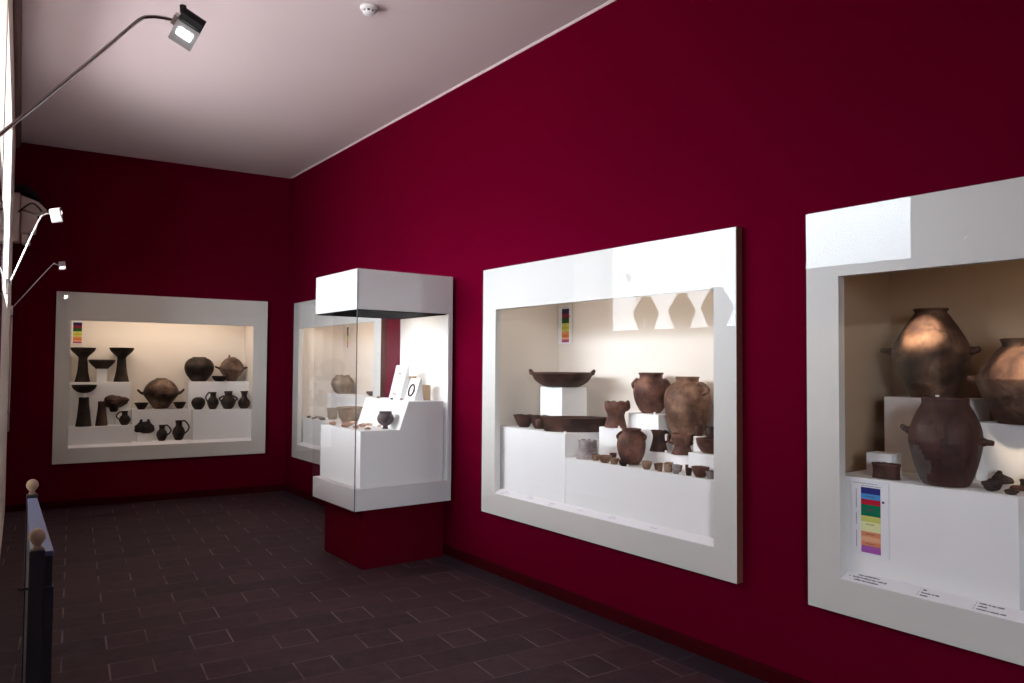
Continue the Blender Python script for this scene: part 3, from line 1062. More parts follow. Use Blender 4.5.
P_FOOT = [(.34, 0), (.36, .03), (.28, .12), (.32, .18), (.68, .28), (.96, .48), (1.0, .62), (.88, .80), (.72, .90), (.74, .94), (.78, 1.0)]

# ---- case between showcase and nearest case
o = vessel('lugged_dish', 'r', 4.278, 0.40, zD, 0.242, 0.108, P_DISH, 'c_brown', 'wide dark brown dish with two rim lugs on the white post', 'dish', seed=2, wall=0.012, wob=0.03)
for a in (42, 226):
    ring_lug(o, P_DISH, a, 0.86, 0.046, 0.014, 'c_brown', 'handle')
vessel('small_bowl', 'r', 4.475, 0.19, zA, 0.086, 0.092, P_BOWLF, 'c_brown', 'small dark flaring bowl at the far left behind the tray', 'bowl', seed=5, chips=0.15)
vessel('shallow_dish', 'r', 4.305, 0.205, zA, 0.070, 0.098, P_DISH, 'c_brown', 'dark shallow dish squeezed between the small flaring bowl and the oval tray', 'dish', seed=6, chips=0.12)
o = vessel('oval_tray', 'r', 4.005, 0.29, zA, 0.122, 0.098, [(.88, 0), (.90, .06), (.93, .4), (.97, .8), (1.0, 1.0)], 'c_brown', 'long oval dark clay tray below the lugged dish', 'tray', seed=8, wall=0.014, wob=0.03, sx=2.05, sy=1.0, spin=math.radians(52))
for s_ in (-1, 1):
    bm = bmesh.new()
    add_tube(bm, [(s_ * 0.236, 0, 0.052), (s_ * 0.262, 0, 0.056), (s_ * 0.284, 0, 0.052)], [0.036, 0.032, 0.024], 10, flat=0.7)
    obj('lug', bm, 'c_red', o)  # paler clay end pieces stand for the tray's lit end wall
o = vessel('waisted_cup', 'r', 3.69, 0.392, zC, 0.086, 0.180, P_WAIST, 'c_red', 'waisted reddish cup with flared foot between tray and necked jar', 'cup', seed=11, chips=0.10, wob=0.04)
loop_handle(o, P_WAIST, 30, 0.66, 0.96, 0.010, 0.011, 'c_red')
o = vessel('necked_jar', 'r', 3.545, 0.590, zE, 0.124, 0.276, P_JAR, 'c_red', 'red brown necked jar standing on the tall block', 'jar', seed=12)
for a in (30, 228):
    loop_handle(o, P_JAR, a, 0.62, 0.82, 0.004, 0.010, 'c_red')
rim_band(o, P_JAR, 'c_red')
o = vessel('large_pot', 'r', 3.214, 0.58, 1.147, 0.152, 0.386, P_BIGPOT, 'c_tan', 'biggest tan round pot with a strap handle at the rear', 'pot', seed=13, wob=0.015)
loop_handle(o, P_BIGPOT, -10, 0.72, 0.86, 0.050, 0.014, 'c_tan')
loop_handle(o, P_BIGPOT, 130, 0.72, 0.86, 0.030, 0.014, 'c_tan')
o = vessel('handled_jar', 'r', 3.355, 0.199, zB, 0.091, 0.228, P_JAR, 'c_red', 'red brown jar with small handles in front of the tiny bowls row', 'jar', seed=15, wob=0.03)
for a in (32, 224):
    loop_handle(o, P_JAR, a, 0.70, 0.87, 0.004, 0.009, 'c_red')
o = vessel('weathered_cup', 'r', 3.732, 0.160, zB, 0.078, 0.126, [(.98, 0), (.94, .1), (.84, .45), (.76, .8), (.78, 1.0)], 'c_grey', 'weathered grey cup fragment left of the handled jar', 'cup', seed=17, wob=0.10, chips=0.22)
o = vessel('waisted_mug', 'r', 3.284, 0.378, zF, 0.060, 0.134, P_MUG, 'c_brown', 'dark waisted mug with one handle and a flaring lip', 'mug', seed=18, chips=0.06)
loop_handle(o, P_MUG, 46, 0.42, 0.88, 0.026, 0.008, 'c_brown')
o = vessel('handled_goblet', 'r', 3.082, 0.372, zF, 0.070, 0.129, P_GOB, 'c_red', 'two handled goblet on flared foot beside the dark mug', 'goblet', seed=19, chips=0.05)
for a in (44, 226):
    loop_handle(o, P_GOB, a, 0.50, 0.92, 0.018, 0.008, 'c_red')
vessel('brown_bowl', 'r', 2.800, 0.280, 1.092, 0.080, 0.084, P_BOWL, 'c_red', 'brown bowl at the right end below the two beakers', 'bowl', seed=21)
vessel('small_beaker', 'r', 2.985, 0.412, 1.170, 0.027, 0.066, P_BEAK, 'c_brown', 'slimmer of the two small dark beakers beside the biggest pot', 'beaker', seed=22)
vessel('small_beaker', 'r', 2.895, 0.412, 1.170, 0.033, 0.062, P_BEAK, 'c_brown', 'stouter of the two small beakers, next to the frame', 'beaker', seed=23)
VOT = 'tiny votive bowls on the low block'
for i, (u, d, R, H, pr, mt, lb) in enumerate([
        (3.622, .135, .026, .037, P_CUP, 'c_votive', 'tiny tan cup just right of the weathered grey cup'),
        (3.497, .100, .038, .045, P_BOWL, 'c_votive', 'tiny wide tan bowl left of the handled jar, biggest of its cluster'),
        (3.60, .275, .022, .039, P_CUP, 'c_brown', 'tiny dark cup behind the tan bowls left of the handled jar'),
        (3.416, .105, .026, .036, P_CUP, 'c_votive', 'tiny brown cup touching the wide tan bowl'),
        (3.318, .094, .033, .034, P_BOWL, 'c_brown', 'tiny shallow bowl in front of the handled jar'),
        (3.130, .098, .029, .047, P_BOWL, 'c_votive', 'first tiny bowl right of the handled jar'),
        (3.078, .135, .018, .036, P_CUP, 'c_votive', 'tiny cup behind the first tiny bowl right of the handled jar'),
        (3.025, .098, .017, .048, P_CUP, 'c_votive', 'slim tiny cup in the front row below the goblet'),
        (2.985, .130, .027, .048, P_CUP, 'c_votive', 'orange brown tiny cup below the goblet'),
        (3.03, .190, .022, .045, P_CUP, 'c_votive', 'tiny cup half hidden behind the orange brown one'),
        (2.909, .110, .021, .050, P_CUP, 'c_grey', 'tiny greyish straight cup right of the orange brown one'),
        (2.935, .165, .019, .040, P_BOWL, 'c_votive', 'tiny bowl behind the greyish straight cup'),
        (2.816, .112, .018, .041, P_CUP, 'c_brown', 'tiny dark cup left of the larger brown bowl'),
        (2.738, .118, .044, .056, P_BOWL, 'c_red', 'larger brown bowl near the right end of the front row'),
        (2.950, .270, .018, .032, P_CUP, 'c_brown', 'tiny dark cup at the rear beside the right end block'),
        (2.668, .125, .026, .040, P_BOWL, 'c_grey', 'last tiny grey bowl against the frame')]):
    vessel('votive_bowl', 'r', u, d, zB, R * 1.14, H * 1.05, pr, mt, lb, 'bowl', VOT, seed=30 + i, wall=0.004, wob=0.05, chips=0.06)


def label_tag(u, d, z, label):
    loc, rot = place('r', u, d, z + 0.0005)
    bm = bmesh.new()
    add_box(bm, -0.009, 0.009, 0, 0.002, 0, 0.017)
    add_box(bm, -0.009, 0.009, 0.002, 0.014, 0, 0.002)
    tag(obj('number_tag', bm, 'acrylic', loc=loc, rotz=rot), label, 'tag', 'small white number tags')


label_tag(3.890, 0.095, zA, 'tiny white tag on the block edge below the oval tray')
label_tag(3.605, 0.336, zC, 'tiny white tag by the foot of the waisted cup')
label_tag(3.400, 0.464, zE, 'tiny white tag by the foot of the necked jar')
label_tag(3.185, 0.334, zF, 'tiny white tag between the dark mug and the goblet')
label_tag(3.285, 0.088, zB, 'tiny white tag right of the handled jar')
label_tag(2.855, 0.086, zB, 'tiny white tag between grey cup and dark cup')
label_tag(1.60, 0.455, 1.458, 'tiny clear tag on the block under the rear lugged jar')

# ---- nearest case
o = vessel('dark_jar', 'r', 1.452, 0.185, zL, 0.143, 0.378, P_FRONT, ['c_umber', 'c_fill'], 'big dark umber jar in front with two stub lugs', 'jar', seed=50, wob=0.012, patch=(-140, 42, 0.20, 0.24), seg=96)
lug(o, P_FRONT, 4, 0.52, 0.042, 0.012, 'c_umber', -0.002)
lug(o, P_FRONT, 190, 0.60, 0.042, 0.012, 'c_umber', 0.02)
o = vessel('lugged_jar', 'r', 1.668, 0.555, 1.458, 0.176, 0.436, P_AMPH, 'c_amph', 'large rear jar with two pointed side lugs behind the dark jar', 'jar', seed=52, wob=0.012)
lug(o, P_AMPH, 4, 0.52, 0.038, 0.014, 'c_brown', 0.012)
lug(o, P_AMPH, 192, 0.52, 0.055, 0.014, 'c_brown', 0.012)
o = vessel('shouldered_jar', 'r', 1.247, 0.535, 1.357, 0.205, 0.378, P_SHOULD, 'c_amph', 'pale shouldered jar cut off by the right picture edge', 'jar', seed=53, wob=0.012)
lug(o, P_SHOULD, 193, 0.52, 0.03, 0.012, 'c_tan', 0.004)
lug(o, P_SHOULD, 10, 0.52, 0.03, 0.012, 'c_tan', 0.004)
loc, rot = place('r', 1.690, 0.140, zL + 0.001)
bm = bmesh.new()
add_lathe(bm, [(.98 * .064, 0), (.94 * .064, .02), (.95 * .064, .045), (1.02 * .064, .068)], wall=0.010, seed=54, wob=0.06, chips=0.12, sy=0.55)
tag(obj('rim_fragment', bm, 'c_brown', loc=loc, rotz=rot), 'dark curved rim fragment in front of the small white block', 'fragment')
SH = 'dark sherds on the paper sheet'
for i, (u, d, sx, sy, sz, lb) in enumerate([
        (1.312, .400, .040, .030, .022, 'upright pronged dark sherd at the rear left of the sheet'),
        (1.200, .390, .038, .030, .020, 'pronged sherd at the rear right, by the picture edge'),
        (1.262, .150, .036, .026, .025, 'chunky dark sherd at the front left of the paper'),
        (1.185, .260, .044, .020, .011, 'flat reddish sherd in the middle of the paper'),
        (1.178, .120, .024, .016, .012, 'smallest dark sherd at the front right of the paper')]):
    loc, rot = place('r', u, d, zL + 0.0025)
    bm = bmesh.new()
    add_lump(bm, sx, sy, sz, seed=60 + i, rough=0.45)
    o = tag(obj('pottery_sherd', bm, 'c_red' if i == 3 else 'c_sherd', loc=loc, rotz=rot), lb, 'sherd', SH)
    if i in (0, 1):
        bm = bmesh.new()
        add_tube(bm, spline([(-sx * 0.3, 0, sz * 0.7), (-sx * 0.28, 0.002, sz * 1.6), (-sx * 0.2, 0.004, sz * 2.6)], 4), [0.013] * 4 + [0.011] * 3 + [0.010, 0.006], 9)
        obj('prong', bm, 'c_sherd', o)

# ---- case behind the showcase
o = vessel('squat_jar', 'r', 8.44, 0.46, 1.243, 0.138, 0.228, P_SQUAT, 'c_sand', 'squat buff jar with broken neck on the upper block', 'jar', seed=70, wob=0.05, chips=0.12)
o = vessel('buff_cup', 'r', 8.31, 0.28, z4, 0.066, 0.135, P_CUP, 'c_sand', 'upright buff cup left of the wide rimmed bowl', 'cup', seed=71, wob=0.04, chips=0.08)
vessel('wide_bowl', 'r', 7.74, 0.236, z4, 0.138, 0.175, [(.50, 0), (.62, .10), (.80, .42), (.86, .70), (.90, .88), (1.06, .95), (1.06, 1.0)], 'c_buff', 'wide rimmed buff bowl seen through the showcase corner', 'bowl', seed=72, wob=0.03)
vessel('shallow_dish', 'r', 7.68, 0.50, 1.243, 0.086, 0.050, P_BOWL, 'c_mauve', 'shallow grey dish on the upper block behind the wide bowl', 'dish', seed=73)
FL = 'stone flakes along the block edge'
for i, (u, d, s, lb) in enumerate([
        (8.68, .135, .040, 'leftmost stone flake on the edge of the far block'), (8.52, .20, .045, 'stone flake just below the buff cup'),
        (8.47, .115, .036, 'grey stone flake on the very edge below the buff cup'), (8.33, .17, .045, 'stone flake between cup and wide bowl'),
        (8.22, .115, .040, 'pale stone flake in front of the wide bowl'), (8.80, .40, .026, 'small dark stone left behind the buff cup')]):
    loc, rot = place('r', u if u < 8.74 else 8.70, d, z4 + 0.001)
    bm = bmesh.new()
    add_lump(bm, s, s * 0.55, s * 0.36, seed=80 + i, rough=0.5, sub=2)
    tag(obj('stone_flake', bm, 'c_sand' if i % 2 else 'c_mauve', loc=loc, rotz=rot + i), lb, 'stone flake', FL)

# ---- back wall case
o = vessel('pedestal_dish', 'b', 0.105, 0.40, zT, 0.130, 0.396, P_PED, 'c_dark', 'tall pedestal dish at the left end of the top tier', 'pedestal dish', 'pedestal dishes on the top tier', seed=90)
o = vessel('pedestal_dish', 'b', 0.503, 0.42, zT, 0.134, 0.402, P_PED, 'c_dark', 'tall pedestal dish with greenish foot, right one of the top tier', 'pedestal dish', 'pedestal dishes on the top tier', seed=91)
vessel('shallow_dish', 'b', 0.298, 0.36, 1.528, 0.136, 0.105, P_PED2, 'c_dark', 'shallow dark dish on the small cube between two pedestal dishes', 'dish', seed=92)
o = vessel('broken_stem', 'b', 0.122, 0.132, zLf, 0.082, 0.325, P_STEM, 'c_dark', 'taller broken pedestal stem with its dish above, far left', 'pedestal stem', seed=93, wob=0.04)
bm = bmesh.new()
add_lathe(bm, [(.03, .375), (.07, .388), (.108, .422), (.122, .452), (.124, .464)], wall=0.010, seed=94, wob=0.02)
obj('dish', bm, 'c_dark', o)
bm = bmesh.new()
add_tube(bm, [(0, 0, 0.2), (0, 0, 0.390)], 0.020, 12)
obj('support_rod', bm, 'acrylic', o)
vessel('broken_stem', 'b', 0.299, 0.150, zLf, 0.063, 0.276, P_STEM, 'c_brown', 'shorter red brown broken pedestal stem without a dish', 'pedestal stem', seed=95, wob=0.05, chips=0.05)
# bowl fragment held up on a small rod
loc, rot = place('b', 0.437, 0.205, zLf + 0.001)
o = thing('bowl_fragment', 'large broken bowl fragment on a small stand above the handled jug', 'fragment', loc, rot)
bm = bmesh.new()
add_lump(bm, 0.128, 0.048, 0.072, seed=97, rough=0.38)
for v in bm.verts:
    v.co.z += 0.200
obj('sherd', bm, 'c_brown', o)
bm = bmesh.new()
add_tube(bm, spline([(-0.01, 0, 0.255), (-0.012, 0, 0.205), (-0.014, 0, 0.165), (-0.014, 0, 0.150)], 4), [0.062] * 4 + [0.046] * 4 + [0.036] * 4 + [0.028], 12)
obj('foot_stub', bm, 'c_dark', o)
bm = bmesh.new()
add_tube(bm, [(0, 0, 0), (0, 0, 0.20)], 0.006, 8)
add_box(bm, -0.025, 0.025, -0.025, 0.025, 0, 0.004)
obj('stand', bm, 'acrylic', o)
o = vessel('small_jug', 'b', 0.535, 0.135, zLf, 0.060, 0.160, P_JUG, 'c_dark', 'small dark jug whose handle faces left, low tier left', 'jug', seed=98)
loop_handle(o, P_JUG, 190, 0.42, 0.92, 0.026, 0.007, 'c_dark')
o = vessel('lugged_jar', 'b', 0.935, 0.40, zCc, 0.198, 0.365, P_BICON, 'c_belly', 'big two-lugged jar of mottled clay in the middle of the case', 'jar', seed=99)
lug(o, P_BICON, 0, 0.50, 0.06, 0.013, 'c_brown', 0.05)
lug(o, P_BICON, 180, 0.50, 0.06, 0.013, 'c_brown', 0.05)
vessel('footed_bowl', 'b', 0.716, 0.295, zCc, 0.080, 0.078, P_BOWLF, 'c_dark', 'small dark bowl left of the big two-lugged jar', 'bowl', 'small bowls beside the big jar', seed=100)
vessel('footed_bowl', 'b', 1.133, 0.295, zCc, 0.076, 0.078, P_BOWLF, 'c_dark', 'small dark bowl right of the big two-lugged jar', 'bowl', 'small bowls beside the big jar', seed=101)
loc, rot = place('b', 0.745, 0.145, 0.776)
bm = bmesh.new()
add_lump(bm, 0.088, 0.035, 0.075, seed=103, rough=0.55)
o = tag(obj('horned_fragment', bm, 'c_dark', loc=loc, rotz=rot), 'horned dark pottery fragment on the small white step', 'fragment')
for s in (-1, 1):
    bm = bmesh.new()
    add_tube(bm, spline([(s * 0.03, 0, 0.06), (s * 0.042, 0, 0.11), (s * 0.035, 0, 0.165)], 4), [0.022] * 4 + [0.017] * 4 + [0.010], 9)
    obj('horn', bm, 'c_dark', o)
o = vessel('dark_jug', 'b', 0.930, 0.145, zf1, 0.061, 0.185, P_JUG, 'c_dark', 'shorter of the two dark jugs on the lowest step', 'jug', seed=104)
loop_handle(o, P_JUG, -5, 0.36, 0.95, 0.034, 0.008, 'c_dark')
o = vessel('dark_jug', 'b', 1.112, 0.145, zf1, 0.070, 0.232, P_JUG, 'c_dark', 'taller of the two dark jugs on the lowest step', 'jug', seed=105)
loop_handle(o, P_JUG, -5, 0.34, 0.95, 0.040, 0.009, 'c_dark')
vessel('globular_jar', 'b', 1.362, 0.425, zT, 0.172, 0.300, P_GLOB, 'c_dark', 'round dark shiny jar on the top tier at right', 'jar', seed=106)
o = vessel('round_lugged_jar', 'b', 1.752, 0.445, zT, 0.148, 0.305, P_BICON, 'c_belly', 'round jar with two side lugs at the right of the top tier', 'jar', seed=107)
lug(o, P_BICON, -4, 0.54, 0.055, 0.010, 'c_brown', 0.02)
lug(o, P_BICON, 184, 0.54, 0.055, 0.010, 'c_brown', 0.02)
bm = bmesh.new()
add_tube(bm, [(-0.03, 0, 0.29), (-0.03, 0, 0.335)], [0.016, 0.009], 8)
obj('knob', bm, 'c_brown', o)
vessel('low_bowl', 'b', 1.590, 0.325, zT, 0.092, 0.068, P_BOWL, 'c_dark', 'low dark bowl in front of the round lugged jar', 'bowl', seed=108)
vessel('squat_pot', 'b', 1.326, 0.165, zRr, 0.079, 0.146, P_GLOB, 'c_dark', 'squat dark pot, first of the four in the lower right row', 'pot', 'four small dark pots', seed=109)
o = vessel('small_jug', 'b', 1.492, 0.165, zRr, 0.066, 0.208, P_JUG, 'c_dark', 'dark jug with a handle on its left, second of the lower right row', 'jug', 'four small dark pots', seed=110)
loop_handle(o, P_JUG, 185, 0.45, 0.95, 0.018, 0.009, 'c_dark')
o = vessel('handled_pot', 'b', 1.668, 0.160, zRr, 0.086, 0.216, P_JUG, 'c_dark', 'bulging two-handled dark pot, third of the lower right row', 'pot', 'four small dark pots', seed=111)
for a in (-5, 180):
    loop_handle(o, P_JUG, a, 0.46, 0.70, 0.018, 0.010, 'c_dark')
vessel('flask', 'b', 1.858, 0.160, zRr, 0.072, 0.216, P_FLASK, 'c_dark', 'dark flask with flaring neck, last of the lower right row', 'flask', 'four small dark pots', seed=112)

# ---- case on the left wall
block('l', 2.70, 4.40, 0.35, 0.60, 0.602, 1.10, 'white block at the rear of the left wall case')
block('l', 2.70, 4.40, 0.08, 0.34, 0.602, 0.86, 'low white block at the front of the left wall case')
for i, (u, d, z, R_, H_, pr, mt, nm, lb, ct) in enumerate([
        (3.05, .47, 1.10, .11, .36, P_PED, 'c_dark', 'pedestal_dish', 'pedestal dish at the near end of the left wall case', 'pedestal dish'),
        (3.45, .47, 1.10, .12, .24, P_GLOB, 'c_dark', 'globular_jar', 'round jar in the middle of the left wall case', 'jar'),
        (3.85, .47, 1.10, .10, .30, P_JUG, 'c_brown', 'tall_jug', 'tall jug in the left wall case', 'jug'),
        (4.15, .47, 1.10, .11, .20, P_SQUAT, 'c_red', 'squat_jar', 'squat jar at the far end of the left wall case', 'jar'),
        (3.20, .20, .86, .09, .09, P_BOWL, 'c_dark', 'small_bowl', 'dark bowl on the low front block of the left wall case', 'bowl'),
        (3.65, .20, .86, .08, .16, P_JUG, 'c_dark', 'small_jug', 'small jug on the low front block of the left wall case', 'jug'),
        (4.05, .20, .86, .09, .10, P_CUP, 'c_brown', 'small_cup', 'cup on the low front block of the left wall case', 'cup')]):
    vessel(nm, 'l', u, d, z, R_, H_, pr, mt, lb, ct, seed=170 + i)

# ---------------------------------------------------------------- glass showcase on its red pedestal
S0, S1, T0, T1 = 5.240, 6.095, 2.440, 3.310
base = W(S0, T0, 0)
case = thing('glass_showcase', 'free standing glass showcase on a crimson pedestal against the right wall', 'showcase', base, ROT_R)
# local x runs towards the viewer along the wall (x = S0 - s), y into the wall
ls = lambda s: S0 - s
lt = lambda t: t - T0
LW, LD = -(S1 - S0), T1 - T0
bm = bmesh.new()
add_box(bm, ls(6.07), ls(5.322), lt(2.555), lt(3.285), 0, 0.474)
obj('pedestal', bm, 'red_box', case, bevel=0.003)
bm = bmesh.new()
add_box(bm, LW + 0.008, -0.008, 0.008, lt(3.312), 0.474, 0.642)
obj('tray', bm, 'case_white', case, bevel=0.002)
bm = bmesh.new()
add_box(bm, LW + 0.008, -0.008, 0.008, lt(3.312), 2.030, 2.345)
obj('header', bm, 'case_white', case, bevel=0.002)
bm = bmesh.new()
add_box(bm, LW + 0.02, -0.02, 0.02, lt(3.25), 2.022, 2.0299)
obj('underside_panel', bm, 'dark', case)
bm = bmesh.new()
add_box(bm, LW + 0.008, -0.008, lt(3.2705), lt(3.285), 0.6425, 2.0295)
obj('back_panel', bm, 'block', case)
bm = bmesh.new()
add_box(bm, LW + 0.008, -0.008, lt(3.2855), lt(3.312), 0.6425, 2.0295)
obj('back_frame', bm, 'case_white', case)
for (x0, x1, y0, y1) in ((-0.0065, -0.0005, 0.007, lt(3.312)), (LW + 0.0005, LW + 0.0065, 0.007, lt(3.312)), (LW + 0.0005, -0.0005, 0.0, 0.0065)):
    bm = bmesh.new()
    add_box(bm, x0, x1, y0, y1, 0.474, 2.346)
    obj('glass_pane', bm, 'glass', case)
bm = bmesh.new()
add_box(bm, -0.0045, 0.0015, -0.0015, 0.0045, 0.474, 2.346)
obj('corner_seal', bm, 'seal', case)
# lights of the showcase: a short strip under the header
p = W(5.69, 2.95, 2.016)
light('showcase_light', 'AREA', p, LAMPS['showcase'][0], LAMPS['showcase'][1], aim(RN * 0.55 + Vector((0, 0, -1))), shape='RECTANGLE', size=0.6, size_y=0.05)

# stepped plinth inside
bm = bmesh.new()
pr = [(2.500, 0.6425), (3.245, 0.6425), (3.245, 1.300), (2.918, 1.305), (2.838, 1.080), (2.500, 1.085)]
prism(bm, [Vector((-0.035, t - T0, z)) for t, z in pr], Vector((-(6.06 - 5.275), 0, 0)))
tag(obj('stepped_plinth', bm, 'block', loc=base, rotz=ROT_R, bevel=0.002), 'white stepped plinth with a sloping riser inside the glass showcase', 'display block', 'white display blocks')


def inside_case(name, s, t, z, bm, mats, label, cat, group=None, spin=0.0):
    return tag(obj(name, bm, mats, loc=W(s, t, z), rotz=ROT_R + spin), label, cat, group)


bm = bmesh.new()
R, H = 0.068, 0.138
add_lathe(bm, [(r * R, h * H) for r, h in P_FOOT], wall=0.006, seed=120)
inside_case('footed_cup', 5.40, 2.775, 1.083, bm, 'c_mauve', 'grey mauve footed cup on the lower step of the showcase', 'cup')
# tilted boards
def board(name, s, t, z, w, h, lean, th, label, cat, extra):
    loc = W(s, t, z)
    o = thing(name, label, cat, loc, ROT_R)
    dy = h * math.sin(lean)
    dz = h * math.cos(lean)
    bm = bmesh.new()
    prism(bm, [Vector((-w / 2, 0, 0)), Vector((-w / 2, dy, dz)), Vector((-w / 2, dy + th, dz)), Vector((-w / 2, dy + th + 0.02, 0))], Vector((w, 0, 0)))
    obj('board', bm, 'block', o)
    U = Vector((1, 0, 0))
    V = Vector((0, math.sin(lean), math.cos(lean)))
    N = Vector((0, -math.cos(lean), math.sin(lean)))
    extra(loc, U, V, N)
    return o


def necklace(loc, U, V, N):
    bm = bmesh.new()
    n = 30
    rnd = random.Random(4)
    for k in range(n):
        a = 2 * PI * k / n
        c = U * 0.052 * math.cos(a) + V * (0.135 + 0.095 * math.sin(a)) + N * 0.006
        g = bmesh.ops.create_icosphere(bm, subdivisions=1, radius=0.0042 + 0.002 * rnd.random())
        for v in g['verts']:
            v.co += c
    tag(obj('bead_necklace', bm, 'c_buff', loc=loc, rotz=ROT_R), 'thin pale bead necklace on the taller tilted board', 'necklace')


def bangle(loc, U, V, N):
    bm = bmesh.new()
    n = 36
    add_tube(bm, [U * 0.042 * math.cos(2 * PI * k / n) + V * (0.085 + 0.050 * math.sin(2 * PI * k / n)) + N * 0.008 for k in range(n + 1)], 0.006, 8)
    tag(obj('bangle', bm, 'c_brown', loc=loc, rotz=ROT_R), 'dark oval bangle on the smaller tilted board', 'bangle')


board('necklace_board', 5.70, 3.010, 1.305, 0.20, 0.30, math.radians(14), 0.012, 'taller tilted white board holding a bead necklace', 'display board', necklace)
board('bangle_board', 5.46, 3.025, 1.305, 0.16, 0.19, math.radians(18), 0.012, 'smaller tilted white board holding a dark bangle', 'display board', bangle)
for (s, t, w, h, lb) in ((5.69, 3.175, 0.10, 0.20, 'taller tan slab in place of shade behind the bangle board'), (5.46, 3.185, 0.09, 0.13, 'shorter tan slab in place of shade near the front of the showcase')):
    bm = bmesh.new()
    add_box(bm, -w / 2, w / 2, -0.02, 0.02, 0, h)  # solid slab put where the boards only cast shade
    inside_case('shade_slab', s, t, 1.303, bm, 'stand', lb, 'stand', 'tan slabs in place of shade')
bm = bmesh.new()
add_box(bm, 0, 0.22, 0, 0.003, 0, 0.045)
for r in range(2):
    x = 0.02
    for k in range(22):
        bm.faces.new([bm.verts.new(q) for q in ((x, -0.0006, 0.028 - r * 0.016), (x + 0.005, -0.0006, 0.028 - r * 0.016), (x + 0.005, -0.0006, 0.034 - r * 0.016), (x, -0.0006, 0.034 - r * 0.016))]).material_index = 1
        x += 0.008
me_o = inside_case('wall_label', 5.507, 3.266, 1.552, bm, ['paper', 'faint'], 'small label on the back panel inside the showcase', 'label')
for i, (s, t, r, lb) in enumerate(((5.85, 2.935, 0.016, 'small pale stone at the far end of the upper step'), (5.60, 2.935, 0.013, 'small dark stone in front of the necklace board'), (5.44, 2.940, 0.015, 'small grey stone in front of the bangle board'))):
    bm = bmesh.new()
    add_lump(bm, r * 1.3, r, r * 0.7, 130 + i, 0.4, 2)
    inside_case('small_stone', s, t, 1.306, bm, ('c_buff', 'c_mauve', 'c_grey')[i], lb, 'stone', 'small stones on the upper step')
ST = 'reddish stones scattered on the lower step'
for i, (s, t, a, lb) in enumerate([
        (5.95, 2.56, .045, 'reddish stone at the far front corner of the lower step'), (5.80, 2.62, .050, 'reddish stone, second from the far end of the lower step'),
        (5.66, 2.545, .042, 'flat reddish stone along the front edge of the lower step'), (5.62, 2.68, .046, 'reddish stone near the middle of the lower step'),
        (5.50, 2.565, .044, 'reddish stone in front of the footed cup'), (5.90, 2.73, .042, 'reddish stone towards the riser at the far end'),
        (5.72, 2.785, .036, 'reddish stone close under the sloping riser'), (5.36, 2.60, .030, 'small reddish stone at the near corner'), (5.55, 2.795, .030, 'dark red stone beside the footed cup')]):
    bm = bmesh.new()
    add_lump(bm, a, a * 0.55, a * 0.34, 140 + i, 0.45, 2)
    inside_case('reddish_stone', s, t, 1.0855, bm, 'c_flint', lb, 'stone', ST, spin=i * 0.7)

# ---------------------------------------------------------------- jars on the sill of the far window
for i, (y, R, H, lb) in enumerate(((6.02, 0.15, 0.40, 'jar on the left window sill farthest from the viewer, mirrored in the glass'), (5.50, 0.15, 0.40, 'middle jar on the left window sill, mirrored in the glass'),
                                   (5.02, 0.17, 0.43, 'nearest jar on the left window sill, mirrored in the glass'))):
    bm = bmesh.new()
    add_lathe(bm, [(r * R, h * H) for r, h in P_AMPH], wall=0.01, seed=150 + i)
    tag(obj('sill_jar', bm, 'c_red', loc=PL(y, 2.031, 0.19 if i != 2 else 0.17)), lb, 'jar', 'jars on the window sill')


